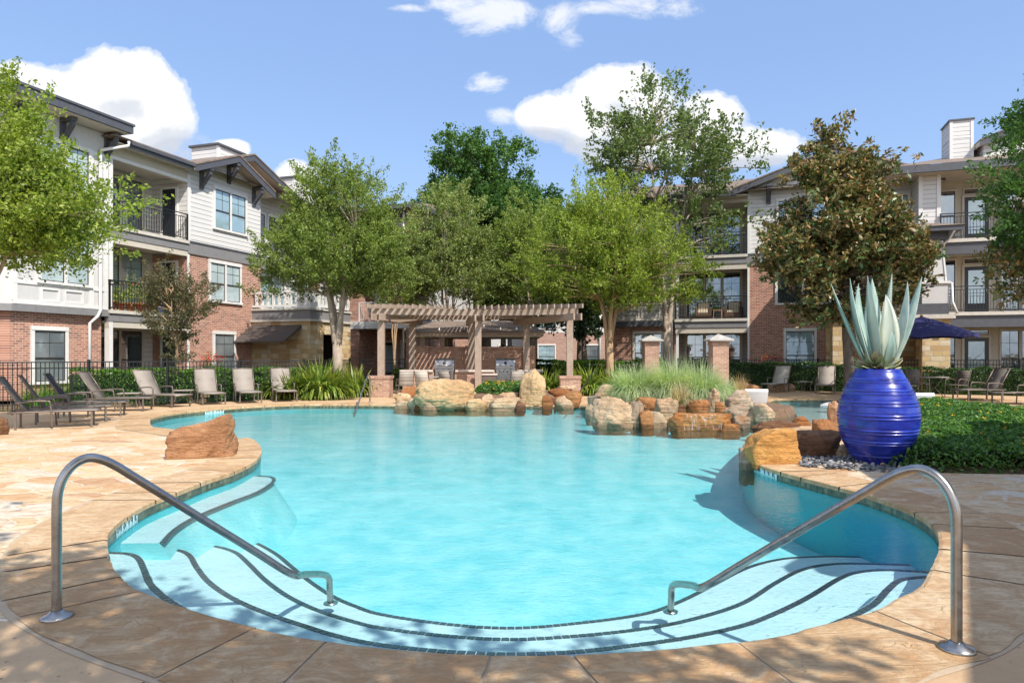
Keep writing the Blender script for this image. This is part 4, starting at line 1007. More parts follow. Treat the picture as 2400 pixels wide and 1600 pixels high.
# right wing that stands forward
yw = -1.43
box_part(RB, 'corner_wall', 'siding', (6.75, yw, 6.0, 7.5, yw+1.75, 8.8)); box_part(RB, 'corner_wall', 'stucco_cream', (7.2, yw, 0, 7.5, yw+1.75, 6.0)); box_part(RB, 'trim', 'trim_white', (6.72, yw-.03, 6.0, 6.87, yw+.1, 8.79), (7.38, yw-.03, 6.0, 7.53, yw+.1, 8.79))
box_part(RB, 'recess_wall', 'stucco_cream', (7.22, yw+1.8, 0, 16, 9, 8.8)); box_part(RB, 'brick_wall', 'brick_red', (12.1, yw, 0, 16, yw+1.8, 6)); box_part(RB, 'siding_wall', 'siding', (12.1, yw, 6, 16, yw+1.8, 8.8))
for z in (3.06, 6.06):
    box_part(RB, 'balcony_slab', 'slab_edge', (7.4, yw-.18, z-.14, 12.1, yw+1.8, z)); box_part(RB, 'balcony_fascia', 'fascia_dark', (7.42, yw-.1, z-.62, 12.1, yw+.1, z-.14)); railing(RB, [(7.5, yw-.1), (12.05, yw-.1)], z)
    box_part(RB, 'ceiling', 'soffit', (7.5, yw+.1, z-.5, 12.08, yw+1.79, z-.42))
for z in (0, 3.06, 6.06):
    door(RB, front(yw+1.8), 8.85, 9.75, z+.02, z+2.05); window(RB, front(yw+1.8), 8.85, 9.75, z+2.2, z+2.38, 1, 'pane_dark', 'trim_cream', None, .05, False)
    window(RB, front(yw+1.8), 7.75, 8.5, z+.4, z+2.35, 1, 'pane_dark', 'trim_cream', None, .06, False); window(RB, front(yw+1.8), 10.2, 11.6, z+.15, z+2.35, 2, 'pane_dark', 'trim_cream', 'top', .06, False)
box_part(RB, 'fascia', 'fascia_dark', (5.4, yw-.75, 8.75, 16.5, yw-.6, 9.05)); box_part(RB, 'soffit', 'soffit', (5.5, yw-.6, 8.8, 16.5, yw+1.8, 8.86))
mb = MB(); mb.face([(5.3,yw-.75,9.06),(16.6,yw-.75,9.06),(16.6,yw+4.5,10.55),(8.6,yw+4.5,10.55)]); mb.face([(5.3,yw+6,9.06),(5.3,yw-.75,9.06),(8.6,yw+4.5,10.55)]); mb.build('roof', M['shingle'], RB)
c_ = box_part(RB, 'chimney', 'siding', (8.7, 1.84, 9.6, 9.6, 3.14, 11.9)); box_part(c_, 'chimney_cap', 'fascia_dark', (8.64, 1.78, 11.9, 9.66, 3.2, 11.97))
box_part(c_, 'trim', 'trim_white', (8.68, 1.82, 9.6, 8.8, 1.94, 11.89), (9.5, 1.82, 9.6, 9.62, 1.94, 11.89), (8.8, 1.83, 11.1, 9.5, 1.94, 11.2), (8.68, 1.95, 11.1, 8.76, 3.0, 11.2), (8.68, 3.04, 9.6, 8.76, 3.16, 11.89))
gable_roof(RB, 9.7, 12.2, 15, 10.75, 11.7, 10.75, 1.2, 6); MB().xprism([(9.9,9.6),(14.8,9.6),(14.8,10.7),(12.2,11.5),(9.9,10.7)], 1.5, 6).build('siding_wall', M['siding'], RB)
# stone porch of the right building
py = -2.7
box_part(RB, 'stone_pier', 'limestone', (6.55, py, 0, 7.55, py+1.0, 2.75), (3.3, py, 0, 4.0, py+.8, 2.75)); box_part(RB, 'stone_pier', 'limestone', (3.3, py+.8, 0, 7.2, py+2.6, 2.75) if False else (3.3, py+2.2, 0, 6.8, py+2.6, 2.75))
box_part(RB, 'porch_beam', 'slab_edge', (3.1, py-.15, 2.75, 7.7, py+2.6, 2.92)); box_part(RB, 'porch_band', 'fascia_dark', (3.3, py, 2.92, 7.5, py+2.6, 3.35))
def taper(x, y, z0, z1, a, b): return MB().poly([(x-a,y-a),(x+a,y-a),(x+a,y+a),(x-a,y+a)], z0, z1, [(x-b,y-b),(x+b,y-b),(x+b,y+b),(x-b,y+b)])
cx, cy = 7.05, py+.45
box_part(RB, 'pedestal', 'stucco', (cx-.48, cy-.42, 3.36, cx+.45, cy+.42, 4.15)); box_part(RB, 'pedestal_cap', 'trim_white', (cx-.53, cy-.48, 4.15, cx+.5, cy+.48, 4.24))
taper(cx, cy, 4.24, 5.9, .38, .27).build('column', M['stucco'], RB)
taper(4.0, cy, 4.24, 5.9, .38, .27).build('column', M['stucco'], RB); box_part(RB, 'pedestal', 'stucco', (3.52, cy-.42, 3.36, 4.45, cy+.42, 4.15))
t_ = MB(); 
for sx in (-1, 1): t_.obox((cx+sx*.37, cy-.385, 4.25), (cx+sx*.26, cy-.275, 5.88), .06, .05, up=(0,1,0))
t_.build('trim', M['trim_white'], RB)
box_part(RB, 'porch_beam', 'fascia_dark', (3.3, cy-.4, 5.9, 7.5, cy+.4, 6.2)); box_part(RB, 'fascia', 'fascia_dark', (3.0, py-.35, 6.2, 7.9, py+2.0, 6.38))
mb = MB(); mb.v = [(2.9,py-.4,6.39),(8.0,py-.4,6.39),(8.0,py+2,6.39),(2.9,py+2,6.39),(4,py+1,6.75),(7,py+1,6.75)]; mb.f = [(0,1,5,4),(1,2,5),(2,3,4,5),(3,0,4)]; mb.sm = [False]*4; mb.build('roof', M['shingle'], RB)
downspout(RB, [(7.62,py-.3,6.2),(7.55,py+.1,5.95),(7.35,py+.15,5.7),(7.35,py+.15,4.25),(7.6,py+.0,4.15),(7.62,py-.02,3.4),(7.75,py-.15,2.95)], .05)
downspout(RB, [(-3.5,-.6,8.7),(-3.5,-.1,8.3),(-3.5,-.1,.1)])
MB().box(7.05, py-.09, 2.05, 7.25, py-.001, 2.4).build('wall_lamp', M['white_plastic'], RB)
downspout(RB, [(11.95,yw-.02,8.7),(11.95,yw-.02,.1)])

# distant building seen through the pergola
DB = empty('apartment_building', (1.2, 64, 0), -.03, 'distant pink brick apartment block seen between the pergola posts', 'building')
box_part(DB, 'brick_wall', 'brick_far', (0, 0, 0, 7.6, 8, 3.6)); box_part(DB, 'siding_wall', 'siding', (0, .02, 3.6, 7.6, 8, 9)); box_part(DB, 'stucco_wall', 'stucco', (-16, 2, 0, 0, 10, 9), (7.6, 1.5, 0, 14, 8, 9))
for x in (-13,-9.5,-6,-2.5,1.3,5.4): 
    for z in (.5, 4.0): window(DB, front(0 if x > 0 else 2), x, x+1.5, z, z+1.9, 1)
window(DB, front(1.5), 8.2, 9.4, .3, 2.3, 1); window(DB, front(1.5), 10.2, 11.4, .3, 2.3, 1)
box_part(DB, 'balcony_slab', 'slab_edge', (7.7, 0, 2.9, 14, 1.5, 3.1)); railing(DB, [(7.7, 0), (14, 0)], 3.1, 1.0, .2, 'trim_white'); downspout(DB, [(.5,-.1,8),(.5,-.1,.1)], .11); downspout(DB, [(7.0,-.1,8),(7.0,-.1,.1)], .11)
box_part(DB, 'fascia', 'fascia_dark', (-16.5, -.6, 9, 14.5, 10, 9.3))
mb = MB(); mb.face([(-16.5,-.6,9.31),(14.5,-.6,9.31),(14.5,5,11),(-16.5,5,11)]); mb.build('roof', M['shingle'], DB)
# ================================================================ pergola, kitchen, fences, rails
def Wp(o, p): return p
PG = empty('pergola', (0, 0, 0), 0, 'weathered brown timber pergola on brick piers spanning the outdoor kitchen', 'pergola')
FL_, FC, FR = (-4.71, 24.6), (-1.25, 25.3), (2.08, 24.6)
RL, RC, RR_ = (-4.08, 28.0), (-1.68, 28.4), (.58, 27.6)
for (x, y) in (FL_, FR):
    pier = box_part(PG, 'brick_pier', 'brick_tan', (x-.36, y-.36, 0, x+.36, y+.36, .66)); box_part(pier, 'pier_cap', 'brick_tan', (x-.39, y-.39, .66, x+.39, y+.39, .76))
for (x, y), z0 in ((FL_, .76), (FR, .76), (FC, 0), (RL, 0), (RC, 0), (RR_, 0)):
    w2 = .115 if (x, y) in (FL_, FR, FC) else .13
    box_part(PG, 'post', 'pergola_wood', (x-w2, y-w2, z0, x+w2, y+w2, 2.76))
for a, b in ((FL_, RL), (FC, RC), (FR, RR_)):
    a3 = Vector((*a, 2.86)); b3 = Vector((*b, 2.86)); dr = (b3-a3).normalized(); sd = Vector((-dr.y, dr.x, 0))
    for s in (-1, 1): MB().obox(a3+sd*s*.15-dr*.55, b3+sd*s*.15+dr*.8, .06, .24).build('cross_beam', M['pergola_wood'], PG)
for (p, q, r) in ((FL_, FC, FR), (RL, RC, RR_)):
    for i, (a, b) in enumerate(((p, q), (q, r))):
        a3 = Vector((*a, 3.07)); b3 = Vector((*b, 3.07)); dr = (b3-a3).normalized()
        MB().obox(a3-dr*(.35 if i == 0 else -.0), b3+dr*(.3 if i == 1 else -.0), .07, .22).build('long_beam', M['pergola_wood'], PG)
def lerp2(a, b, t): return (a[0]+(b[0]-a[0])*t, a[1]+(b[1]-a[1])*t)
nr_ = 31
for i in range(nr_):
    t = -.045+1.08*i/(nr_-1)
    if t < .5: a = lerp2(FL_, FC, t*2); b = lerp2(RL, RC, t*2)
    else: a = lerp2(FC, FR, t*2-1); b = lerp2(RC, RR_, t*2-1)
    a3 = Vector((*a, 3.25)); b3 = Vector((*b, 3.25)); dr = (b3-a3).normalized()
    MB().obox(a3-dr*.42, b3+dr*1.1, .05, .15).build('rafter', M['pergola_wood'], PG)

# gazebo with a hipped shingle roof over a brick screen wall
GZ = empty('gazebo', (0, 0, 0), 0, 'small shingle roofed brick cook shelter behind the pergola posts', 'gazebo')
gy = 29.5
box_part(GZ, 'brick_screen', 'brick_tan', (-3.95, gy-.2, 0, .95, gy+.1, 1.78)); box_part(GZ, 'wall_cap', 'brick_tan', (-4.0, gy-.25, 1.78, 1.0, gy+.15, 1.86))
box_part(GZ, 'brick_column', 'brick_tan', (-4.1, gy-.35, 0, -3.6, gy+.2, 1.9)); box_part(GZ, 'brick_column', 'brick_tan', (.5, gy-.35, 0, 1.0, gy+.2, 1.9)); box_part(GZ, 'brick_column', 'brick_tan', (-2.0, gy-.35, 0, -1.5, gy+.2, 1.9))
for x in (-3.85, -3.0, -1.75, -.1, .75): box_part(GZ, 'post', 'fascia_dark' if x > -1.8 else 'pergola_wood', (x-.1, gy-.1, 1.86, x+.1, gy+.1, 2.28))
box_part(GZ, 'soffit', 'soffit', (-4.4, gy-.5, 2.28, 1.25, gy+4, 2.325)); box_part(GZ, 'fascia', 'pergola_wood', (-4.5, gy-.55, 2.33, 1.35, gy+4, 2.47))
mb = MB(); mb.v = [(-4.6,gy-.6,2.475),(1.45,gy-.6,2.475),(1.45,gy+4,2.475),(-4.6,gy+4,2.475),(-3.5,gy+1.6,3.06),(.4,gy+1.6,3.06)]; mb.f = [(0,1,5,4),(1,2,5),(2,3,4,5),(3,0,4)]; mb.sm = [False]*4; mb.build('roof', M['shingle'], GZ)
# kitchen counter
KC = empty('kitchen_counter', (0, 0, 0), 0, 'brick outdoor kitchen counter with pale stone top under the pergola', 'counter')
cy0 = 26.2
for (xa, xb) in ((-4.2, -3.0), (-2.2, -.65), (.15, 1.1)): box_part(KC, 'brick_base', 'brick_tan', (xa, cy0, 0, xb, cy0+.75, .86))
for (xa, xb) in ((-4.3, -3.03), (-2.17, -.68), (.18, 1.2)): box_part(KC, 'counter_top', 'counter_stone', (xa, cy0-.08, .86, xb, cy0+.83, .93))
GK = empty('bar_counter', (-1.15, 27.6, 0), 0, 'small dark sided bar counter with pale top between the two grills', 'counter')
box_part(GK, 'panel', 'frame_bronze', (-.5, -.3, 0, .5, .3, .88)); box_part(GK, 'counter_top', 'counter_stone', (-.56, -.36, .88, .56, .36, .94))
GK.location = (-1.0, 25.85, 0); GK.scale = (.8, .6, .85)
def grill(x, lab):
    g = empty('gas_grill', (x, cy0+.3, 0), 0, lab, 'grill', 'built-in grills under the pergola')
    MB().box(-.36, -.3, .45, .36, .3, .96).build('cabinet', M['stainless'], g, .01)
    MB().yprism([(-.3,.97),(-.3,1.1),(-.2,1.3),(.0,1.38),(.28,1.32),(.3,.97)], -.37, .37).build('hood', M['stainless'], g, .01)
    mb = MB().tube([(-.26,-.36,1.1),(.26,-.36,1.1)], .015, 8); mb.obox((-.24,-.36,1.1),(-.24,-.28,1.1),.02,.02).obox((.24,-.36,1.1),(.24,-.28,1.1),.02,.02); mb.build('handle', M['stainless'], g)
    for xx in (-.22,-.07,.08,.23):
        MB().tube([(xx,-.345,.87),(xx,-.305,.87)], .026, 12).build('knob', M['black_metal'], g)
    MB().lathe([(0,.0),(.055,0),(.055,.008),(0,.008)], 16).build('badge', M['black_metal'], g).matrix_local = Matrix.Translation((0,-.262,1.2)) @ Matrix.Rotation(R(68), 4, 'X')
grill(-2.6, 'stainless gas grill with curved hood, left of the centre pergola post'); grill(-.25, 'stainless gas grill with curved hood, right of the centre pergola post')
# string lights: bulbs hang under the beams
sl = empty('string_lights', (0,0,0), 0, 'cable of small round bulbs slung under the pergola beams', 'string lights')
pts = []
for (a, b) in (((*FL_,2.72),(*RL,2.7)), ((*RL,2.7),(*FC,2.72)), ((*FC,2.72),(*RR_,2.7)), ((*RR_,2.7),(*FR,2.72))):
    for i in range(9):
        t = i/9; p = Vector(a).lerp(Vector(b), t); p.z -= .28*4*t*(1-t)*.6; pts.append(p+Vector((0,-.3,0)))
MB().tube(pts, .006, 5).build('cable', M['black_metal'], sl)
for i, p in enumerate(pts):
    if i % 3 == 1:
        b = MB().lathe([(0,.02),(.018,0),(.036,-.05),(.03,-.085),(0,-.1)], 10).build('bulb', M['rope_bulb'], sl); b.location = p; b.data.polygons.foreach_set('use_smooth', [True]*len(b.data.polygons))

# fences
def fence(name, pts, label, h=1.3, z=0.0, step=.105, post=2.3, pmat='black_metal', thin=False):
    root = empty(name, (pts[0][0], pts[0][1], z), 0, label, 'fence')
    o3 = Vector((pts[0][0], pts[0][1], 0)); mb = MB(); up = Vector((0,0,1))
    for a, b in zip(pts, pts[1:]):
        a = Vector((*a, 0))-o3; b = Vector((*b, 0))-o3; L = (b-a).length; d = (b-a)/L
        for zz in (h, h-.17, .12): mb.obox(a+up*zz, b+up*zz, .03, .032)
        n = int(L/step)
        for i in range(1, n): p = a+d*(L*i/n); mb.obox(p+up*.03, p+up*(h-.012), .017, .017, up=(0,1,0))
        m_ = max(1, round(L/post))
        for i in range(m_+1):
            p = a+d*(L*i/m_)
            if i == m_ and (b+o3).to_2d() != Vector(pts[-1]): continue
            q = MB().obox(p, p+up*(h+.07), .065, .065, up=(0,1,0)); q.build('post', M['black_metal'], root)
    mb.build('picket_panel', M['black_metal'], root)
    return root
fence('metal_fence', [(-17.5, 15.2), (-14.0, 18.6), (-10.8, 21.4), (-7.3, 23.95), (-6.9, 29)], 'black iron picket fence running behind the row of loungers on the left')
fence('metal_fence', [(-6.9, 31.5), (-4.9, 31.2)], 'short black iron picket fence left of the cook shelter, in front of the brick wing')
fence('metal_fence', [(3.0, 31), (6.6, 29.3)], 'dark picket fence between the clipped hedge and the brick gate pillar') 
fence('metal_fence', [(7.3, 30.0), (11.3, 30.1), (15, 28.6), (19.5, 26.2), (23, 24.8)], 'dark iron picket fence along the right hand patios behind the umbrella table')

def pillar(px, topy, w, D, label):
    x = (px-1200)*D/F; r = empty('brick_pillar', (x, D, 0), 0, label, 'pillar', 'brick gate pillars with stone caps')
    h = H+(HZ-topy)*D/F
    a = w/2; MB().box(-a,-a,0,a,a,h-.42).build('shaft', M['brick_tan'], r); MB().box(-a-.02,-a-.02,h-.42,a+.02,a+.02,h-.25).build('soldier_course', M['brick_tan'], r)
    c = a+.14; mb = MB(); mb.v = [(-c,-c,h-.25),(c,-c,h-.25),(c,c,h-.25),(-c,c,h-.25),(-c,-c,h-.2),(c,-c,h-.2),(c,c,h-.2),(-c,c,h-.2),(0,0,h)]
    mb.f = [(3,2,1,0),(0,1,5,4),(1,2,6,5),(2,3,7,6),(3,0,4,7),(4,5,8),(5,6,8),(6,7,8),(7,4,8)]; mb.sm = [False]*9; mb.build('stone_cap', M['cap_stone'], r)
pillar(1525, 785, .56, 27.0, 'shaded brick gate pillar with pyramid stone cap beside the hedge')
pillar(1684, 782, .54, 23.5, 'sunlit brick gate pillar with pyramid stone cap rising behind the feathery grass')

# near handrails
def smooth_path(pts, sub=8): return [Vector(p) for p in catmull([tuple(p) for p in pts], False, sub)]
def handrail(name, base, ent, kink, foot, label, r=.0262, group='stainless grab rails at the near steps'):
    b = Vector(base); e = Vector(ent); d = (e-b); d.z = 0; L = d.length; d.normalize()
    root = empty(name, b, 0, label, 'handrail', group)
    # the slanted part is a straight line that ends at the water; the bend is an arc tangent to it
    def q(k_, z): return d*(k_*L)+Vector((0,0,z))
    arc = [q(0,0), q(0,.2), q(0,.45), q(0,.62), q(.004,.715), q(.022,.80), q(.058,.868), q(.105,.897), q(.155,.880), q(.21,.83), q(.27,.76)]
    z1 = e.z; zs = .76; 
    for t in (.25, .5, .75, 1): arc.append(q(.27+.73*t, zs+(z1-zs)*t))
    kk = Vector(kink)-b; ff = Vector(foot)-b; e3 = e-b
    arc += [e3+(kk-e3)*.35, e3+(kk-e3)*.8, kk+(ff-kk)*.12, kk+(ff-kk)*.5, ff]
    MB().tube(smooth_path(arc, 7), r, 20).build('rail', M['stainless'], root)
    MB().lathe([(0,0.001),(.082,.001),(.086,.012),(.08,.024),(.045,.034),(.031,.05),(.0285,.05)], 36).build('base_flange', M['stainless'], root)
    f = MB().lathe([(0,0.001),(.06,.001),(.06,.012),(.03,.02)], 24).build('foot_flange', M['stainless'], root); f.location = ff
handrail('handrail', G(133,1449), G(684,1345,WZ), G(770,1345,-.30), G(775,1414,-.62), 'bright steel grab rail at the near steps, left one in dappled shade')
handrail('handrail', G(2242,1524), G(1650,1374,WZ), G(1576,1366,-.28), G(1571,1434,-.60), 'bright steel grab rail at the near steps, right one standing in full sun')
def farrail(base, ent, label):
    b = Vector(base); e = Vector(ent); d = e-b; d.z = 0; L = d.length; d.normalize(); root = empty('handrail', b, 0, label, 'handrail', 'small grab rails at the far steps')
    def q(k_, z): return d*(k_*L)+Vector((0,0,z))
    for s in (0,):
        MB().tube(smooth_path([q(0,0), q(0,.5), q(0,.74), q(.04,.85), q(.12,.88), q(.25,.78), q(.6,.4), q(1,WZ), q(1.2,-.3)], 6), .022, 12).build('rail', M['stainless'], root)
    MB().lathe([(0,0.001),(.06,.001),(.06,.015),(.022,.03)], 20).build('base_flange', M['stainless'], root)
farrail(G(867,944), G(835,961,WZ), 'slim steel grab rail at the far edge beside the left pergola pier'); farrail(G(1397,925), G(1336,958.6,WZ), 'slim steel grab rail at the far edge beside the upright boulder')

# unseen roof added on the right, outlined to throw the right-hand patio shade
dxs, dys = SH.x/math.tan(EL)*3.2, SH.y/math.tan(EL)*3.2
shade = [(2.15,3.0),(3.62,5.24),(3.78,5.72),(3.25,5.9),(3.3,6.5),(3.85,7.1),(4.40,8.0),(4.62,8.9),(5.6,9.1),(6.3,12.3),(14,12.5),(14,1.2),(1.2,1.2)]
shade = [(2.15,3.0),(3.62,5.24),(3.78,5.72),(3.25,5.9),(3.3,6.5),(3.85,7.1),(4.40,8.0),(4.62,8.9),(6.6,10.1),(7.4,11.6),(14,12.0),(14,1.2),(1.2,1.2)]
SHH = empty('patio_occluder', (9, 0, 0), 0, 'unseen flat roofed cabana beside the patio, out of frame on the right', 'occluder')
roofp = [(x+dxs-9, y+dys) for x, y in shade]
MB().poly(roofp, 3.2, 3.34).build('roof', M['occluder_roof'], SHH)
for (x, y) in ((4.2-9,.95),(6.6-9,5.6),(14.5-9,-.5),(14.5-9,8.5),(9.5-9,7.8)):
    if True: box_part(SHH, 'post', 'pergola_wood', (x-.09, y-.09, 0, x+.09, y+.09, 3.2))
# ================================================================ boulders
def rock(label, x0, x1, yt, yb, mat, seed, z0=0.0, D=None, depth=.75, cuts=9, box=.75, rough=.09, sub=4, tilt=0, group=None, sink=.12, lean=0, yaw=None, soft=.0, taper=0.0, fat=1.07):
    """boulder that fills photo box x0..x1, yt..yb, standing at height z0"""
    if D is None: D = (H-z0)*F/(yb-HZ)
    deep = max(.15, -.08-floor_z(D+.3)) if abs(z0-WZ) < .01 else 0
    rs = random.Random(seed)
    w = (x1-x0)*D/F*fat; h = (yb-yt)*D/F*1.0; dp = w*depth if w < h*2.2 else h*1.3
    dp = max(dp, .25*h); Dc = D+dp*.42; w *= Dc/D; h = (H-(yt-HZ)*Dc/F)-z0; h = max(h, .08)
    bm = bmesh.new(); bmesh.ops.create_icosphere(bm, subdivisions=sub, radius=1)
    planes = []
    for i in range(cuts):
        a = rs.uniform(0, 2*math.pi); e = rs.uniform(-.5, 1.1); n_ = Vector((math.cos(a)*math.cos(e), math.sin(a)*math.cos(e), math.sin(e))); planes.append((n_, rs.uniform(.66, .88)))
    so = Vector((rs.uniform(0, 90), rs.uniform(0, 90), rs.uniform(0, 90)))
    yw_ = rs.uniform(-.25, .25) if yaw is None else yaw
    for v in bm.verts:
        p = v.co.copy()
        m_ = max(abs(p.x), abs(p.y), abs(p.z)); p = p.lerp(p/m_*.92, box)
        for n_, d_ in planes:
            q = p.dot(n_)
            if q > d_: p -= n_*(q-d_)*(.92-soft)
        f = noise.fractal(p*1.3+so, 1.0, 2.0, 4)*.11+noise.fractal(p*4+so, .9, 2.1, 4)*rough*.75
        f += rough*.22*(noise.cell(Vector((p.x*1.7+p.z*.6, p.y*1.7, p.z*4.2+p.x*.5))+so)-.5); rd = abs(noise.noise(p*2.6+so)); f -= max(0, .10-rd)*rough*9
        p *= 1+f; v.co = p
    for ax in range(3):
        lo = min(v.co[ax] for v in bm.verts); hi = max(v.co[ax] for v in bm.verts)
        for v in bm.verts: v.co[ax] = (v.co[ax]-lo)/(hi-lo)-.5
    for v in bm.verts:
        p = v.co; z = (p.z+.5); zb_ = z*(h+sink)-sink; ex_ = zb_*(deep/sink-1) if deep and zb_ < 0 else 0; x = p.x*w*(1-taper*z)+lean*z*w; y = p.y*dp*(1-taper*.6*z); zz = zb_+ex_+tilt*p.x*h*.5*z
        c_, s_ = math.cos(yw_*.5), math.sin(yw_*.5); v.co = Vector((x, y, zz))
        v.co.y += x*math.sin(yw_)
    me = bpy.data.meshes.new('boulder'); bm.to_mesh(me); bm.free(); me.polygons.foreach_set('use_smooth', [True]*len(me.polygons)); me.materials.append(M[mat])
    o = bpy.data.objects.new('boulder' if w > .8 else 'rock', me); C.objects.link(o)
    o.location = (((x0+x1)/2-1200)*Dc/F, Dc, z0)
    tag(o, label, 'boulder' if w > .8 else 'rock', group)
    return o
gA = 'boulders round the far waterfall'; gB = 'rocks of the planted rock island'; gC = 'boulders beside the blue urn'
rock('salmon sandstone boulder standing alone on the flagstone point', 403,552,985,1076,'rock_salmon',11,0,cuts=4,box=1.0,rough=.06,sub=5,tilt=1.0,depth=.6,yaw=.12,fat=1.0)
rock('dark red boulder cut off by the left edge of the photo', -40,20,976,1020,'rock_brown',12,0,cuts=6,sub=4)
rock('widest pale gold boulder of the far group, with rounded humps', 978,1112,887,962,'rock_gold',21,WZ,cuts=3,box=.35,rough=.09,sub=5,group=gA,depth=.6,soft=.3)
rock('tall pointed gold boulder standing right of the far waterfall', 1212,1288,863,957,'rock_gold',22,WZ,cuts=6,box=.8,rough=.05,sub=5,group=gA,depth=.7,taper=.38,lean=.0)
rock('low gold rock at the left end of the far boulder group', 924,966,920,946,'rock_gold',23,.0,group=gA)
rock('flat rusty rock resting above the left end of the far group', 942,988,904,930,'rock_rust',24,.12,D=21.4,group=gA)
rock('small brown block wedged under the big rounded boulder on its left', 955,986,930,960,'rock_pale',25,WZ,group=gA)
rock('wet rusty stone at the waterline left of the rounded boulder', 960,1000,944,960,'rock_rust',251,WZ,group=gA,sub=3)
rock('smooth tan oval boulder between the rounded boulder and the waterfall', 1091,1142,933,962,'rock_gold',26,WZ,group=gA,box=.2,cuts=3)
rock('reddish slab set back above the tan oval boulder', 1102,1150,911,936,'rock_salmon',27,.25,D=21.6,group=gA)
rock('pale cream block lying in front of the yellow lantana', 1143,1206,901,932,'rock_pale',28,.25,D=21.8,group=gA,box=.8,cuts=5,tilt=-.3)
rock('wide ledge stone of the far waterfall, wet brown', 1146,1220,930,962,'rock_tan',29,WZ,group=gA,box=.85,cuts=3)
rock('long rusty slab lying right of the pointed boulder', 1281,1345,909,934,'rock_rust',30,.2,D=21.2,group=gA,box=.8)
rock('pale flat rock in front of the right pergola pier', 1306,1352,903,921,'rock_tan',31,.45,D=21.9,group=gA)
rock('rounded orange rock at the right end of the far group', 1325,1363,913,950,'rock_rust',32,.0,group=gA)
rock('squarish brown stone at the waterline below the rusty slab', 1286,1313,932,957,'rock_brown',33,WZ,group=gA,box=.8,sub=3)
rock('small tan stone at the waterline by the far right grab rail', 1309,1332,932,956,'rock_tan',34,WZ,group=gA,box=.6,sub=3)
for i_, a_ in enumerate([(985,1030,936,962,'rock_tan','small tan stone under the left side of the rounded boulder'),(1066,1100,938,961,'rock_rust','rusty stone filling the gap left of the tan oval boulder'),
      (1128,1160,922,961,'rock_tan','upright tan stone left of the far waterfall'),(1206,1232,938,962,'rock_brown','brown stone at the foot of the pointed boulder, left side'),
      (1270,1296,926,960,'rock_rust','rusty stone right of the foot of the pointed boulder'),(1300,1345,926,958,'rock_tan','tan stone filling the right end of the far group below the rusty slab'),
      (925,965,936,957,'rock_tan','flat tan stone on the rim at the left end of the far group')]): rock(a_[5], a_[0], a_[1], a_[2], a_[3], a_[4], 300+i_, WZ, group=gA, sub=3)
rock('pale brown stone behind the far waterfall ledge', 1150,1214,918,945,'rock_tan',310,.0,D=21.0,group=gA,box=.9)
# island
rock('broad tan boulder with a dark wet foot at the left end of the island', 1386,1486,928,1003,'rock_tan',41,WZ,cuts=7,box=.5,rough=.07,sub=5,group=gB,yaw=-.2)
rock('pointed grey brown rock above the left end of the island', 1378,1408,926,962,'rock_grey',42,-.0,D=19.3,group=gB)
rock('sloping tan boulder at the back left of the feathery grass', 1386,1448,900,937,'rock_tan',43,.0,D=20.2,group=gB,tilt=.5)
rock('narrow pale rock standing at the left waterline of the island', 1372,1391,946,982,'rock_pale',44,WZ,group=gB,sub=3)
rock('flat red brown slab lying on top of the island under the grass', 1456,1540,922,948,'rock_brown',45,.38,D=18.4,group=gB,box=.7)
rock('upright grey weathered rock left of the island waterfall', 1476,1508,938,1002,'rock_grey',46,WZ,group=gB,rough=.14)
rock('jagged rusty rock perched between the grey rock and the pale one', 1484,1546,930,972,'rock_rust',47,.2,D=16.2,group=gB,rough=.16)
rock('pale rounded upright boulder beside the island waterfall', 1536,1586,930,992,'rock_tan',48,WZ,D=15.6,group=gB,cuts=4)
rock('low pale wedge in front of the pale upright boulder', 1518,1562,964,1003,'rock_pale',49,WZ,group=gB)
rock('small rust stained rock at the water beside the grey upright', 1500,1532,960,1004,'rock_rust',50,WZ,group=gB)
rock('broad wet orange ledge the island waterfall runs over', 1584,1716,967,1008,'rock_wet',51,WZ,group=gB,box=.92,cuts=3,rough=.06,sub=5,depth=.5)
rock('wet orange block at the left end of the waterfall ledge', 1567,1600,966,1009,'rock_wet',52,WZ,group=gB,box=.6)
rock('orange brown block lying behind the island waterfall', 1610,1660,936,966,'rock_rust',53,.15,D=15.8,group=gB,box=.8)
rock('upright column of brown rock beside the grass, right of centre', 1657,1686,907,962,'rock_tan',54,.1,D=16.1,group=gB,box=.7,rough=.12)
rock('small rock tucked right of the upright column', 1676,1700,940,966,'rock_rust',55,.1,D=15.8,group=gB,sub=3)
rock('layered pale boulder on top at the right of the island', 1696,1764,912,952,'rock_grey',56,.25,D=16.2,group=gB,rough=.13,box=.4)
rock('mossy grey boulder below the layered pale boulder', 1696,1766,944,978,'rock_grey',57,.0,D=15.6,group=gB,rough=.1)
rock('tan block at the right end of the island in front of the white lounger', 1766,1815,944,988,'rock_tan',58,-.05,D=15.3,group=gB,box=.8)
rock('grey and orange rock at the right end of the waterfall ledge', 1714,1760,968,1006,'rock_grey',59,WZ,group=gB)
rock('pitted brown rock right of the mossy boulder', 1742,1786,956,996,'rock_tan',60,-.1,D=15.5,group=gB)
rock('flat wet stone under the right end of the waterfall', 1690,1735,992,1010,'rock_wet',61,WZ,group=gB,sub=3)
rock('rounded brown boulder on the soil behind the island, by the hedge', 1722,1782,896,922,'rock_salmon',62,.0,D=26,group=gB,box=.3)
rock('tan rock on the soil under the pale lounger', 1800,1858,894,920,'rock_tan',63,.0,D=28.3,group=gB,box=.4)
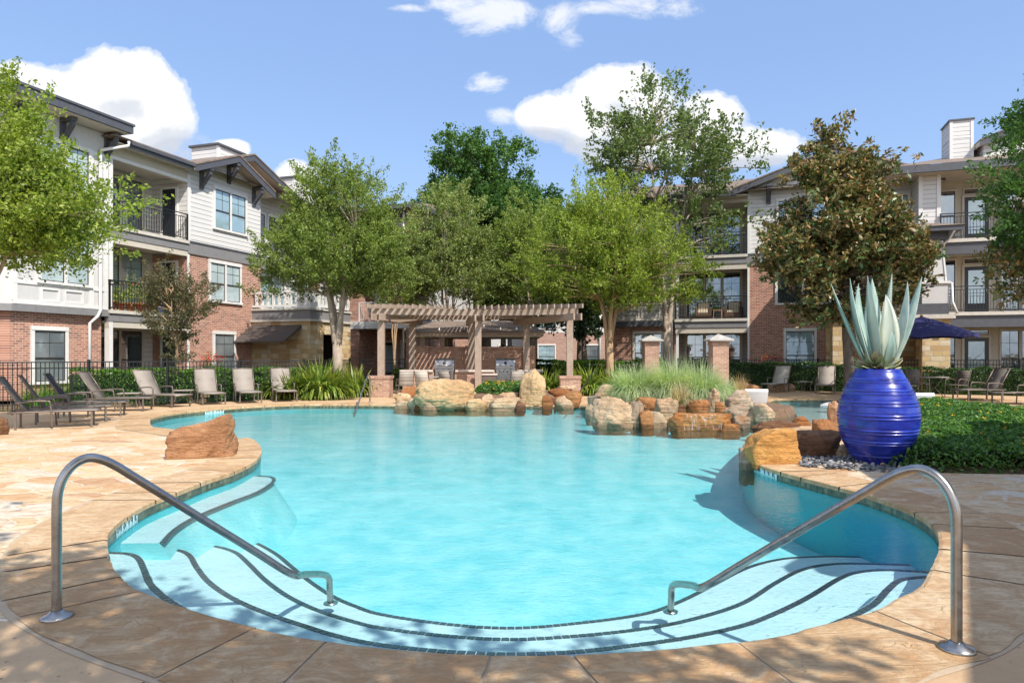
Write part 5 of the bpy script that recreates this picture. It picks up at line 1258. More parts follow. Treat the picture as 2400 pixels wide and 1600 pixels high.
# filling stones that carry the planting bed
for i_, (a_, b_, c2, d2, Dd) in enumerate([(1410,1470,935,975,18.6),(1540,1640,940,985,17.2),(1640,1720,945,985,17.0)]):
    rock(['dark shaded stone under the grass at the left of the island','dark shaded stone under the grass in the middle of the island','dark shaded stone under the grass at the right of the island'][i_], a_, b_, c2, d2, 'rock_brown', 70+i_, -.1, D=Dd, group=gB, sub=3)
rock('long dark brown rock lying behind the golden boulder', 1762,1880,984,1014,'rock_brown',81,WZ,D=14.0,group=gC,box=.8,rough=.12,depth=.5)
rock('orange square ended rock at the right of the long brown one', 1846,1899,974,1010,'rock_rust',82,WZ,D=14.4,group=gC,box=.8)
rock('large golden boulder overhanging the pool edge', 1742,1869,1003,1088,'rock_amber',83,0,D=9.35,group=gC,cuts=5,box=.62,soft=.25,rough=.03,sub=5,depth=.75,yaw=.1,fat=1.0)
rock('dark weathered rock clinging to the pool edge under the golden boulder', 1735,1766,1046,1112,'rock_grey',84,-.22,D=9.5,group=gC,rough=.16,depth=.9)
rock('brown flat topped boulder between the golden boulder and the urn', 1866,1972,1006,1056,'rock_brown',85,.12,D=9.9,group=gC,box=.8,cuts=5,rough=.06)
rock('dark block buried under the flat topped boulder', 1868,1966,1046,1074,'rock_brown',86,.0,D=9.9,group=gC,box=.8,cuts=4)
rock('slanting wedge of rusty rock behind the urn', 1908,1975,983,1034,'rock_rust',87,.1,D=11.0,group=gC,tilt=-.7,box=.6)
rock('upright reddish rock half hidden by the urn', 1940,1972,938,1002,'rock_salmon',88,.0,D=12.6,group=gC,rough=.1,lean=.1)
rock('pale stone showing at the foot of the urn', 1960,1985,1040,1074,'rock_pale',89,.0,D=9.85,group=gC,sub=3)

# falling water
def fall(label, x0, x1, yt, yb, D, grp='waterfalls'):
    a = P(x0, yt, D); b = P(x1, yb, D); n = 14; mb = MB()
    for i in range(n):
        xa = a.x+(b.x-a.x)*i/n; xb = a.x+(b.x-a.x)*(i+1)/n; oa = .03*math.sin(i*1.7); ob = .03*math.sin((i+1)*1.7)
        prev = None
        for j in range(6):
            t = j/5; z = a.z+(b.z-a.z)*t; y = D-.02-.10*math.sqrt(t)
            cur = ((xa, y+oa, z), (xb, y+ob, z))
            if prev: mb.face([prev[0], prev[1], cur[1], cur[0]], True)
            prev = cur
    o = mb.build('falling_water', M['falling_water']); tag(o, label, 'waterfall', grp)
fall('thin sheet of water falling over the far ledge stone', 1150,1212,932,958,20.15); fall('trickle of water running down the wet orange ledge on the island', 1600,1690,970,1006,14.5)

# ================================================================ urn with agave
VX, VY = 5.05, 9.42
vase = MB().lathe([(0,.0),(.30,.0),(.315,.02),(.325,.06),(.38,.12),(.43,.19),(.475,.28),(.51,.37),(.54,.47),(.556,.57),(.563,.66),(.556,.75),(.535,.85),(.50,.95),(.45,1.06),(.395,1.16),(.345,1.24),(.312,1.30),(.305,1.315),(.29,1.318),(.278,1.30),(.27,1.26),(.0,1.25)], 96)
prof = []
base_p = [(.30,.0),(.318,.03),(.38,.12),(.43,.19),(.475,.28),(.51,.37),(.54,.47),(.556,.57),(.563,.66),(.556,.75),(.535,.85),(.50,.95),(.45,1.06),(.395,1.16),(.345,1.24),(.312,1.30)]
def vr(z):
    for (r0, z0), (r1, z1) in zip(base_p, base_p[1:]):
        if z <= z1: return r0+(r1-r0)*(z-z0)/(z1-z0)
    return base_p[-1][0]
ridges = [.135,.305,.34,.455,.495,.655,.70,.83,.87,.985,1.025,1.14,1.175]
z = 0.0
while z < 1.30:
    f = (vr(max(0,z-.03))+vr(z)+vr(min(1.3,z+.03)))/3
    rd = sum(math.exp(-((z-q)/.0085)**2) for q in ridges)*.011-sum(math.exp(-((z-q-.02)/.012)**2) for q in ridges)*.004
    prof.append((f+rd, z)); z += .006
prof = [(0,.0)]+prof+[(.31,1.305),(.302,1.318),(.288,1.318),(.276,1.30),(.272,1.25)]
urn = empty('urn_planter', (VX, VY, 0.0), 0, 'large glossy cobalt blue ribbed urn holding an agave beside the pool', 'urn')
pot = MB().lathe(prof, 96)
rs_ = random.Random(5)
pot.v = [(x*(1+.006*math.sin(3*math.atan2(y, x)+z*2)), y*(1+.006*math.sin(2*math.atan2(y, x)+1+z*3)), z+.006*math.sin(math.atan2(y, x)+.6)*min(1, z*2)) for x, y, z in pot.v]
pot.v = [(x*.915, y*.915, z) for x, y, z in pot.v]
pot.build('pot', M['cobalt_glaze'], urn)
MB().lathe([(0,1.262),(.247,1.262)], 40).build('potting_soil', M['pot_soil'], urn)
AG = empty('agave', (VX, VY, 1.27), 0, 'tall blue green agave with toothed leaves growing out of the blue urn', 'agave')
def agave_leaf(tip, base=(0,0,0), w=.16, bend=.12, thick=.022, mat='agave_leaf', par=None, bow=(0,0), val=.5, twist=0, cup=.35, teeth=True, name='leaf'):
    a = Vector(base); b = Vector(tip); n = 18; L = (b-a).length
    d = (b-a).normalized(); out = Vector((d.x, d.y, 0)); out = out.normalized() if out.length > .05 else Vector((0, -1, 0))
    mid = (a+b)/2+Vector((bow[0], bow[1], 0))-d.cross(d.cross(out)).normalized()*0
    vs, fs, rn = [], [], []
    view = Vector((VX, VY, 0)).normalized()
    for i in range(n+1):
        t = i/n; p = a*(1-t)**2+mid*2*t*(1-t)+b*t*t
        dd = (2*(1-t)*(mid-a)+2*t*(b-mid)).normalized()
        sd = dd.cross(out).normalized()
        nrm = sd.cross(dd).normalized()
        if twist: q = Matrix.Rotation(twist, 3, dd); sd = q @ sd; nrm = q @ nrm
        ww = w*.5*((.62+.38*min(1, t/.35)) if t < .45 else 1)*(1-max(0, (t-.45)/.55)**1.5)+.002
        th = thick*(1-t*.85)
        for (s_, lift, dn) in ((-1, cup, 0), (-.5, cup*.28, 0), (0, 0, 0), (.5, cup*.28, 0), (1, cup, 0)):
            vs.append(p+sd*ww*s_-nrm*lift*ww*-1*0+nrm*ww*lift)
        for s_ in (.92, .45, 0, -.45, -.92):
            vs.append(p+sd*ww*s_+nrm*(ww*cup*abs(s_))-nrm*th*(1.2-abs(s_)))
    for i in range(n):
        o_ = i*10
        for j in range(10):
            j2 = (j+1) % 10; fs.append((o_+j, o_+j2, o_+10+j2, o_+10+j))
    fs.append(tuple(range(9, -1, -1)))
    mb = MB(); mb.v = [tuple(v) for v in vs]; mb.f = fs; mb.sm = [True]*len(fs)
    if teeth:
        for i in range(2, n*2-3):
            t = i/(n*2); k_ = int(t*n); f_ = t*n-k_
            for e in (0, 4):
                p = Vector(vs[k_*10+e]).lerp(Vector(vs[(k_+1)*10+e]), f_); q = Vector(vs[k_*10+2]); o2 = (p-q).normalized()
                dd = (Vector(vs[(k_+1)*10+e])-Vector(vs[k_*10+e])).normalized(); b_ = len(mb.v); s3 = .012
                mb.v += [tuple(p-dd*s3*.8-o2*.004), tuple(p+dd*s3*.8-o2*.004), tuple(p+o2*s3*1.3+dd*s3*.6)]; mb.f.append((b_, b_+1, b_+2)); mb.sm.append(False)
    mb.rnd = [val]*len(mb.f)
    return mb.build(name, M[mat], par)
def at_v(px, py, dy=0.0): q = P(px, py, VY+dy); return (q.x-VX, q.y-VY, q.z-1.27)
LV = [  # tip px, py, depth, base, width, bow
 ((1947,664),.1,(-.14,0,.05),.11,(-.02,.0),.2), ((1992,652),.0,(-.10,-.06,.05),.20,(-.12,-.1),.45), ((2012,664),.3,(-.05,.12,.1),.15,(-.05,.05),.15), ((2033,646),-.1,(-.02,-.10,.05),.23,(-.03,-.12),.9),
 ((2044,652),.35,(.03,.14,.1),.19,(.06,.12),.3), ((2091,640),.2,(.08,.10,.05),.10,(.04,.1),.6), ((2127,660),-.12,(.05,-.12,.05),.21,(.0,-.12),.75), ((2161,648),.1,(.16,.0,.05),.17,(.02,.02),.35),
 ((2076,690),-.2,(.04,-.12,.05),.20,(.03,-.12),.95), ((2052,700),.5,(0,.2,.1),.18,(0,.15),.3)]
for (tp, dy, bs, w_, bw, vl) in LV: agave_leaf(at_v(*tp, dy), bs, w_*1.22, par=AG, bow=bw, val=vl, cup=.30)
agave_leaf((.02,-.30,.55), (.02,-.12,.05), .15, par=AG, bow=(0,-.12), val=.1, mat='agave_leaf', cup=.2)
ra = random.Random(9)
for ring, (nn_, el, ln, ww_) in enumerate(((9,.95,.30,.13),(12,.5,.30,.12),(14,.12,.27,.11))):
    for i in range(nn_):
        a = 2*math.pi*(i+ring*.4)/nn_+ra.uniform(-.12,.12); e = el+ra.uniform(-.12,.12); l_ = ln*ra.uniform(.8,1.1)
        tip = (math.cos(a)*math.cos(e)*l_+math.cos(a)*.06, math.sin(a)*math.cos(e)*l_+math.sin(a)*.06, math.sin(e)*l_+.06)
        agave_leaf(tip, (math.cos(a)*.05, math.sin(a)*.05, .03+.03*(2-ring)), ww_, par=AG, bow=(math.cos(a)*.06, math.sin(a)*.06), mat='agave_old', val=ra.random(), thick=.03, cup=.4, teeth=False, name='stub_leaf')
MB().lathe([(0,-.02),(.1,-.02),(.14,.06),(.1,.2),(.04,.3),(0,.32)], 20).build('core', M['agave_old'], AG)

# river pebbles round the urn
def pebbles():
    rp = np.random.RandomState(4); bm = bmesh.new(); bmesh.ops.create_icosphere(bm, subdivisions=2, radius=1)
    bv = np.array([v.co[:] for v in bm.verts]); bf = np.array([[v.index for v in f.verts] for f in bm.faces]); bm.free()
    V, Fc = [], []; cnt = 0
    for _ in range(1500):
        x = rp.uniform(3.55, 6.2); y = rp.uniform(8.35, 10.3)
        px = 1200+x*F/y; py = HZ+H*F/y
        lo = 1083+max(0, (px-1900))*.06
        if px > 2150 or py > lo+14: continue
        if px < 1862+(py-1070)*.6 and py > 1060: continue
        s_ = np.array([rp.uniform(.02,.045), rp.uniform(.018,.035), rp.uniform(.012,.022)])
        a = rp.uniform(0, math.pi); c_, s2 = math.cos(a), math.sin(a)
        q = bv*s_; q = np.stack([q[:,0]*c_-q[:,1]*s2, q[:,0]*s2+q[:,1]*c_, q[:,2]], 1)+np.array([x, y, .012+rp.uniform(0,.04)])
        V.append(q); Fc.append(bf+cnt); cnt += len(bv)
    m, k, out = material('river_stone'); r = k.attr('rnd')
    principled(k, out, k.ramp(r, [(0, (.055,.06,.07)), (.4, (.11,.12,.135)), (.75, (.20,.20,.20)), (.93, (.33,.31,.28)), (1, (.36,.24,.15))]), .5)
    nf = len(bf); rn = np.repeat(rp.rand(len(V)), nf)
    o = fast_mesh('river_pebbles', np.concatenate(V), np.concatenate(Fc), m, rnd=rn, smooth=True); tag(o, 'dark rounded river pebbles round the foot of the blue urn', 'pebbles', kind='stuff')
pebbles()

# ================================================================ loungers
def make_lounger(sl, fr, label, group, arms=True):
    r = empty('sun_lounger', (0,0,0), 0, label, 'sun lounger', group)
    w = .31; an = R(58); px_, pz = 1.28, .36; L = .82; bx_, bz_ = px_+L*math.cos(an), pz+L*math.sin(an)
    def strip(path, ww, name, th=.012):
        mb = MB(); n = len(path)
        for (x, z) in path: mb.v += [(x, -ww, z), (x, ww, z), (x, -ww, z-th), (x, ww, z-th)]
        for i in range(n-1):
            a = i*4; b = a+4
            for q in ((a, b, b+1, a+1), (a+2, a+3, b+3, b+2), (a, a+2, b+2, b), (a+1, b+1, b+3, a+3)): mb.f.append(q); mb.sm.append(True)
        mb.f += [(0,1,3,2), (4*(n-1), 4*(n-1)+2, 4*(n-1)+3, 4*(n-1)+1)]; mb.sm += [False]*2
        return mb.build(name, M[sl], r)
    strip([(.0,.33),(.03,.362),(.2,.37),(.6,.355),(1.0,.345),(1.25,.352)], w-.02, 'seat_sling')
    strip([(px_-.01,.36),(px_+.2*math.cos(an),.36+.2*math.sin(an)),(px_+.5*math.cos(an)+.015,.36+.5*math.sin(an)-.01),(bx_,bz_),(bx_+.02,bz_+.012)], w-.02, 'back_sling')
    fm = MB()
    for s in (-1, 1):
        fm.tube([(0,s*w,.335),(.03,s*w,.35),(.6,s*w,.345),(1.28,s*w,.345),(1.55,s*w,.34)], .019, 8)
    fm.tube([(.0,-w,.335),(.0,w,.335)], .017, 8).tube([(1.55,-w,.34),(1.55,w,.34)], .017, 8); fm.build('frame', M[fr], r)
    bf = MB()
    for s in (-1, 1): bf.tube([(px_,s*w,.36),(bx_,s*w,bz_)], .018, 8)
    bf.tube([(bx_,-w,bz_),(bx_,w,bz_)], .017, 8); bf.build('back_frame', M[fr], r)
    MB().tube([(px_+.45*math.cos(an),-.2,.36+.45*math.sin(an)),(1.5,-.2,.3),(1.5,.2,.3),(px_+.45*math.cos(an),.2,.36+.45*math.sin(an))], .01, 6).build('prop', M[fr], r)
    for x in (.12, 1.42):
        for s in (-1, 1): MB().obox((x,s*(w+.0),.33),(x,s*(w+.01),.012),.036,.036,up=(0,1,0)).obox((x,s*(w+.01),.012),(x,s*(w+.01),0),.045,.045,up=(0,1,0)).build('leg', M[fr], r)
    if arms:
        for s in (-1, 1): MB().tube(smooth_path([(.80,s*(w+.03),.02),(.82,s*(w+.03),.30),(.84,s*(w+.03),.53),(.90,s*(w+.03),.565),(1.15,s*(w+.03),.57),(1.42,s*(w+.03),.53)], 4), .019, 8).build('armrest', M[fr], r)
    return r
Gl = 'loungers lined up on the left patio'; Gr = 'loungers on the right patio'
ch = [(220,997,10,'brown sling lounger nearest the viewer, cut by the left edge','sling_brown'),(250,985,56,'brown sling lounger second from the left edge, shade patch on its back','sling_brown'),
      (289,972.5,117,'black sling lounger, the only black one of the left row','sling_black'),(347,961.5,201,'brown sling lounger fourth in the left row, right of the black one','sling_brown'),
      (425,953.5,335,'taupe sling lounger turned sideways with a small table behind it','sling_taupe'),(502,948.5,480,'taupe lounger facing the pool with a side table at its left','sling_taupe'),
      (588,945,569,'taupe lounger facing the pool, middle one of the three frontal ones','sling_taupe'),(672,941.5,657,'taupe lounger facing the pool beside the striped strap leaf plant','sling_taupe'),(398,938.5,368,'taupe lounger half hidden behind the sideways taupe lounger','sling_taupe')]
protos = {}
def place_lounger(fx, fy, hx, lab, sl, grp, fr='frame_bronze', L=1.55):
    f = G(fx, fy); rr = (hx-1200)/F
    # head on the ray hx, distance L from the foot, the farther solution
    a = 1+rr*rr; b = -2*(f.x*rr+f.y); c = f.x**2+f.y**2-L*L; ds = b*b-4*a*c
    if ds < 0: y = -b/(2*a)
    else: y = (-b+math.sqrt(ds))/(2*a)
    hd = Vector((rr*y, y)); ang = math.atan2(hd.y-f.y, hd.x-f.x)
    key = (sl, fr)
    if key not in protos: o = protos[key] = make_lounger(sl, fr, lab, grp)
    else: o = copy_tree(protos[key])
    tag(o, lab, 'sun lounger', grp); o.location = (f.x-.1*math.cos(ang), f.y-.1*math.sin(ang), 0); o.rotation_euler = (0, 0, ang)
    return o
for (fx, fy, hx, lab, sl) in ch:
    o = place_lounger(fx, fy, hx, lab, sl, Gl)
    if fx in (220, 250, 289): pass
rightL = [(1803,920,1835,'pale sling lounger facing left on the right patio, nearest the rock island','sling_pale',Gr),(1931,923,1938,'taupe lounger facing the pool just left of the blue urn','sling_taupe',Gr),
          (2250,937,2345,'dark sling lounger with its back raised to the right, by the umbrella table','sling_brown',Gr),(2335,946,2470,'dark lounger cut by the right edge of the photo','sling_brown',Gr)]
for a_ in rightL: place_lounger(*a_)
# side tables
def side_table(px, py, lab):
    g = G(px, py); r = empty('side_table', g, .3, lab, 'side table', 'small patio side tables')
    MB().box(-.28,-.24,.4,.28,.24,.425).build('table_top', M['sling_taupe'], r, .01)
    for sx in (-1,1):
        for sy in (-1,1): MB().tube(smooth_path([(sx*.26,sy*.2,.0),(sx*.2,sy*.18,.2),(sx*.25,sy*.21,.4)],4), .014, 7).build('leg', M['frame_bronze'], r)
side_table(304,955,'small slatted table between the fourth and fifth left loungers'); side_table(430,945.5,'small table left of the first frontal taupe lounger'); side_table(1882,918,'small curved leg table between the two right frontal loungers')
# white in-pool loungers
def ledge_lounger(x, y, ang, lab, z0=-.24):
    g = Vector((x, y, 0)); r = empty('pool_lounger', (g.x, g.y, z0), ang, lab, 'pool lounger', 'white moulded loungers on the sun ledge')
    prof = [(0,.22),(.35,.30),(.8,.18),(1.02,.20),(1.14,.45),(1.27,.77)]
    pr = [(p[0], p[1]) for p in catmull(prof, False, 6)]
    mb = MB(); w = .33
    for (x, z) in pr: mb.v += [(x,-w,z),(x,w,z),(x+.02,-w,z-.07),(x+.02,w,z-.07)]
    for i in range(len(pr)-1):
        a = i*4; b = a+4
        for q in ((a,b,b+1,a+1),(a+2,a+3,b+3,b+2),(a,a+2,b+2,b),(a+1,b+1,b+3,a+3)): mb.f.append(q); mb.sm.append(True)
    n_ = len(pr)-1; mb.f += [(0,1,3,2),(4*n_,4*n_+2,4*n_+3,4*n_+1)]; mb.sm += [False]*2
    mb.build('shell', M['white_plastic'], r, .01)
    MB().box(.2,-.26,.0,.9,.26,.16).build('base', M['white_plastic'], r, .02)
    MB().box(1.1,-.2,.0,1.3,.2,.2).build('back_foot', M['white_plastic'], r, .02)
ledge_lounger(7.1, 20.9, R(-93), 'white moulded lounger with its raised back towards the rock island'); ledge_lounger(9.5, 20.6, R(12), 'low white lounger lying on the ledge left of the urn')
ledge_lounger(10.75, 18.95, R(-97), 'white lounger back seen above the flower bed, right of the urn')

# dining chairs, table, umbrella
def dining_chair(x, y, rz, lab, grp, sl='sling_taupe'):
    r = empty('dining_chair', (x, y, 0), rz, lab, 'chair', grp)
    mb = MB()
    for (a, b) in (((-.24,.44),(.24,.44)),): pass
    MB().box(-.25,-.24,.43,.25,.22,.45).build('seat', M[sl], r, .008)
    bk = MB(); p = [(.22,.45),(.27,.7),(.34,.95)]
    for (y_, z_) in p: bk.v += [(-.24,y_,z_),(.24,y_,z_),(-.24,y_+.015,z_),(.24,y_+.015,z_)]
    for i in range(2):
        a = i*4; b = a+4
        for q in ((a,a+1,b+1,b),(a+2,b+2,b+3,a+3),(a,b,b+2,a+2),(a+1,a+3,b+3,b+1)): bk.f.append(q); bk.sm.append(True)
    bk.f.append((8,9,11,10)); bk.sm.append(False); bk.build('backrest', M[sl], r)
    for s in (-1, 1):
        MB().tube(smooth_path([(s*.26,-.26,0),(s*.26,-.24,.4),(s*.27,-.2,.62),(s*.27,.0,.66),(s*.26,.22,.6)],4), .014, 7).build('armrest', M['frame_bronze'], r)
        MB().tube(smooth_path([(s*.25,.3,0),(s*.25,.2,.43),(s*.25,.28,.7),(s*.25,.36,.97)],4), .014, 7).build('rear_frame', M['frame_bronze'], r)
gk = 'dining chairs by the outdoor kitchen'; gu = 'dining chairs round the umbrella table'
dining_chair(-3.75,23.9,R(200),'dining chair standing left of the big rounded boulder under the pergola',gk); dining_chair(-3.0,23.6,R(165),'dining chair with its pale back above the rounded boulder',gk,'sling_pale')
dining_chair(-2.2,24.1,R(150),'dining chair in front of the left grill',gk); dining_chair(.1,24.1,R(200),'dining chair in front of the right grill',gk); dining_chair(.75,23.8,R(170),'dining chair showing left of the pointed boulder',gk)
def dtable(x, y, lab, w=.5):
    r = empty('dining_table', (x, y, 0), 0, lab, 'table', 'round patio tables')
    MB().lathe([(0,.70),(w,.70),(w+.01,.715),(w,.73),(0,.73)], 32).build('table_top', M['sling_taupe'], r)
    for i in range(4):
        a = math.pi/4+i*math.pi/2; MB().tube([(math.cos(a)*w*.8,math.sin(a)*w*.8,0),(math.cos(a)*w*.3,math.sin(a)*w*.3,.35),(math.cos(a)*w*.75,math.sin(a)*w*.75,.7)], .016, 7).build('leg', M['frame_bronze'], r)
dtable(-2.9,24.6,'round patio table behind the big rounded boulder',.45); dtable(.55,24.7,'round patio table behind the pointed boulder',.45)
ux, uy = (2160-1200)*24.4/F, 24.4
dtable(ux+.25, uy, 'round table under the navy umbrella', .62)
dining_chair(ux-.75,uy-.4,R(95),'tan backed chair left of the umbrella table',gu,'sling_pale'); dining_chair(ux+.45,uy+.95,R(0),'chair on the far side of the umbrella table',gu,'sling_brown')
dining_chair(ux+1.2,uy-.1,R(-75),'chair seen side on at the right of the umbrella table',gu,'sling_brown')
UM = empty('patio_umbrella', (ux, uy, 0), 0, 'open navy market umbrella on a wooden pole over the round table', 'umbrella')
MB().tube([(0,0,.0),(0,0,2.85)], .024, 12).build('pole', M['teak'], UM); MB().lathe([(0,0),(.26,0),(.26,.05),(.06,.09),(.05,.2),(0,.2)],24).build('base', M['frame_dark'], UM)
cm = MB(); zt_, ze = 2.88, 2.22; rr_ = 1.72; nseg = 8
cvs = []
for i in range(nseg*4):
    a = 2*math.pi*i/(nseg*4)+.25; s = abs(math.sin(nseg*(a-.25)/2)); rad = rr_*(1-.075*s)
    cvs.append([(math.cos(a)*rad*t, math.sin(a)*rad*t, zt_+(ze-zt_)*(t**1.12)+.05*s*t-.0) for t in (0.02,.25,.5,.75,1.0)]+[(math.cos(a)*rad*1.005, math.sin(a)*rad*1.005, ze-.13+.05*s)])
for i in range(len(cvs)):
    a_, b_ = cvs[i], cvs[(i+1) % len(cvs)]
    for j in range(5): cm.face([a_[j], b_[j], b_[j+1], a_[j+1]][::-1])
cm.build('canopy', M['umbrella_navy'], UM); MB().lathe([(0,2.98),(.03,2.95),(.05,2.9),(.06,2.87),(0,2.86)],16).build('finial', M['teak'], UM)
for i in range(nseg):
    a = 2*math.pi*i/nseg+.25; MB().obox((math.cos(a)*.05,math.sin(a)*.05,zt_-.05),(math.cos(a)*rr_*.98,math.sin(a)*rr_*.98,ze-.0-.02),.02,.02).build('rib', M['teak'], UM)

# balcony things
def bp(root, x, y, z): return root.matrix_local @ Vector((x, y, z))
bpy.context.view_layer.update()
def armchair(loc, rz, lab):
    r = empty('armchair', loc, rz, lab, 'armchair', 'wicker armchairs on the right balcony')
    MB().box(-.33,-.33,.06,.33,.33,.3).build('frame', M['wicker'], r, .02)
    for s in (-1,1): MB().box(s*.33-.05,-.34,.06,s*.33+.05,.34,.6).build('arm', M['wicker'], r, .02)
    MB().box(-.33,.28,.06,.33,.4,.86).build('back', M['wicker'], r, .02); MB().box(-.27,-.3,.3,.27,.27,.42).build('seat_cushion', M['cushion'], r, .03); MB().box(-.27,.16,.42,.27,.279,.84).build('back_cushion', M['cushion'], r, .03)
rz_ = RB.rotation_euler.z
armchair(bp(RB,-2.05,.75,3.03), rz_, 'left wicker armchair with striped cushions on the second floor balcony'); armchair(bp(RB,-.65,.75,3.03), rz_-.15, 'right wicker armchair with striped cushions on the second floor balcony')
r = empty('balcony_table', bp(RB,-1.38,.7,3.03), rz_, 'low wooden table between the two balcony armchairs', 'table'); MB().box(-.22,-.2,.42,.22,.2,.46).build('table_top', M['teak'], r)
for sx in (-1,1):
    for sy in (-1,1): MB().obox((sx*.19,sy*.17,0),(sx*.19,sy*.17,.42),.04,.04,up=(0,1,0)).build('leg', M['teak'], r)
# ================================================================ foliage
def leaf_quads(cen, ax, size, aspect=.45, rs=None, flat=0.0):
    """rhombic leaves: cen Nx3, ax Nx3 long axis (unit), size N"""
    n = len(cen); rv = rs.normal(size=(n, 3)); rv[:, 2] += flat*3
    sd = np.cross(ax, rv); sd /= (np.linalg.norm(sd, axis=1, keepdims=True)+1e-9)
    nr = np.cross(sd, ax)
    s = size[:, None]; a = cen-ax*s*.5; b = cen+sd*s*aspect*.5+nr*s*.08; c = cen+ax*s*.5-nr*s*.05; d = cen-sd*s*aspect*.5+nr*s*.08
    V = np.stack([a, b, c, d], 1).reshape(-1, 3); Q = np.arange(4*n).reshape(n, 4); return V, Q

def tree(name, label, cat, base, top_r, stems, crown, nclump, nleaf, lsize, mat, bk, seed, spray=.7, up=.5, clump=.45, aspect=.5, rbase=.12, density_low=1.0, group=None, limb=.02, fork=.35, fh=0.0, gaps=0.0, shell=.45, extra=None):
    """crown: list of ellipsoids (cx,cy,cz,rx,ry,rz). clumps of leaves sit along sprays that leave the limbs"""
    rs = np.random.RandomState(seed); rr = random.Random(seed)
    root = empty(name, (base[0], base[1], 0), 0, label, cat, group)
    bx, by = base[0], base[1]; E = np.array(crown, dtype=float)
    vol = E[:, 3]*E[:, 4]*E[:, 5]; vol = vol/vol.sum()
    pts = []; 
    while len(pts) < nclump:
        e = E[rs.choice(len(E), p=vol)]; d = rs.normal(size=3); d /= np.linalg.norm(d); r = (shell+(1-shell)*rs.rand())**.6 if rs.rand() < .8 else rs.rand()
        q = e[:3]+d*e[3:]*r
        if gaps and noise.noise(Vector(q*.9)+Vector((seed, 0, 0))) < -gaps: continue
        pts.append((q, d, e))
    tb = MB()
    cz = E[:, 2].min()-E[:, 5].max()*.2
    cc = (E[:, :3]*vol[:, None]).sum(0)
    heads = []
    if fh: tb.tube([(bx,by,-.05),(bx+.03,by,fh*.5),(bx,by,fh+.1)], [rbase*1.15,rbase*.95,rbase*.85], 10)
    for s in range(stems):
        a = 2*math.pi*(s+rr.random()*.6)/max(1, stems); spread = (E[:, 3].max()*.42 if stems > 1 else .15)
        z1 = cz if stems == 1 else max(.5, cz*fork)
        top = Vector((cc[0]+math.cos(a)*spread, cc[1]+math.sin(a)*spread, cc[2]+E[:, 5].max()*.35))
        b0 = Vector((bx+math.cos(a)*rbase*.5*(stems > 1), by+math.sin(a)*rbase*.5*(stems > 1), -.05)) if not fh else Vector((bx+math.cos(a)*rbase*.3, by+math.sin(a)*rbase*.3, fh-.1)); n = 7; ln = []
        for i in range(n+1):
            t = i/n; p = b0.lerp(top, t); bow = math.sin(t*math.pi)*.16*(1 if stems > 1 else .5)
            p.x += -math.cos(a)*bow+rr.uniform(-.06, .06)*t*2; p.y += -math.sin(a)*bow+rr.uniform(-.06, .06)*t*2; ln.append(p)
        rd = [rbase*(1 if stems == 1 else .62)*(1-.82*i/n) for i in range(n+1)]
        tb.tube(smooth_path(ln, 3), [rd[min(n, int(j/3))]*(1-(j % 3)/3)+rd[min(n, int(j/3)+1)]*((j % 3)/3) for j in range(3*n+1)], 8)
        heads.append(ln)
    cen, axs, szs = [], [], []
    for (q, d, e) in pts:
        qv = Vector(q); best = None
        for ln in heads:
            for i in range(2, len(ln)):
                if ln[i].z > qv.z+.1: continue
                dd = (ln[i]-qv).length
                if best is None or dd < best[0]: best = (dd, ln[i])
        if best is None: best = (0, heads[0][3])
        st = best[1]; mid = st.lerp(qv, .5); mid.z += (qv-st).length*.06; 
        if limb and rr.random() < .75: tb.tube([st, mid+Vector((rr.uniform(-.1,.1), rr.uniform(-.1,.1), 0)), qv], [limb*1.6, limb, limb*.3], 5, cap=False)
        out = Vector(d); out.z = out.z*.6+up; out.normalize()
        m = max(4, int(nleaf/nclump*rr.uniform(.5, 1.5))); ns = 3
        for s in range(ns):
            dv = (out+Vector((rr.gauss(0, .45), rr.gauss(0, .45), rr.gauss(0, .35)))).normalized(); L = spray*rr.uniform(.5, 1.25)
            o0 = qv+Vector((rr.gauss(0, 1), rr.gauss(0, 1), rr.gauss(0, .7)))*clump*.5
            k_ = m//ns; t = rs.rand(k_); rad = clump*.5*(1-.8*t)
            c3 = np.array(o0)+np.outer(t*L, np.array(dv))+rs.normal(size=(k_, 3))*rad[:, None]*.6
            cen.append(c3); aa = rs.normal(size=(k_, 3))*.8+np.array(dv)*.8; aa /= np.linalg.norm(aa, axis=1, keepdims=True); axs.append(aa); szs.append(lsize*(.6+.8*rs.rand(k_)))
    cen = np.concatenate(cen); axs = np.concatenate(axs); szs = np.concatenate(szs)
    V, Q = leaf_quads(cen, axs, szs, aspect, rs)
    rnd = np.clip(rs.rand(len(cen))*.6+.4*((cen[:, 2]-cen[:, 2].min())/np.ptp(cen[:, 2]))*rs.rand(len(cen))+.1*rs.normal(size=len(cen)), 0, 1)
    loc = np.array([bx, by, 0]); tb.v = [tuple(Vector(v)-Vector((bx, by, 0))) for v in tb.v]
    tb.build('trunk', M[bk], root); fast_mesh('crown', V-loc, Q, M[mat], root, rnd)
    return root
def el(px0, px1, py0, py1, D, dep=None):
    a = P(px0, py1, D); b = P(px1, py0, D); rx = (b.x-a.x)/2; return ((a.x+b.x)/2, D, (a.z+b.z)/2, rx, dep or rx*.9, (b.z-a.z)/2)
def bs(px, D): return ((px-1200)*D/F, D)
CR = 'crape myrtles round the pool'
# 1 left near
tree('crape_myrtle', 'bright green crape myrtle filling the left edge in front of the white bay', 'tree', (-10.9, 13.2), 0, 4,
     [el(-160,150,350,620,12.6), el(-120,70,250,420,12.6), el(100,245,440,540,12.2,.8), el(20,185,500,640,12.8)], 250, 58000, .075, 'leaf_young', 'bark_pale', 1, .85, .55, .42, .5, .13, group=CR)
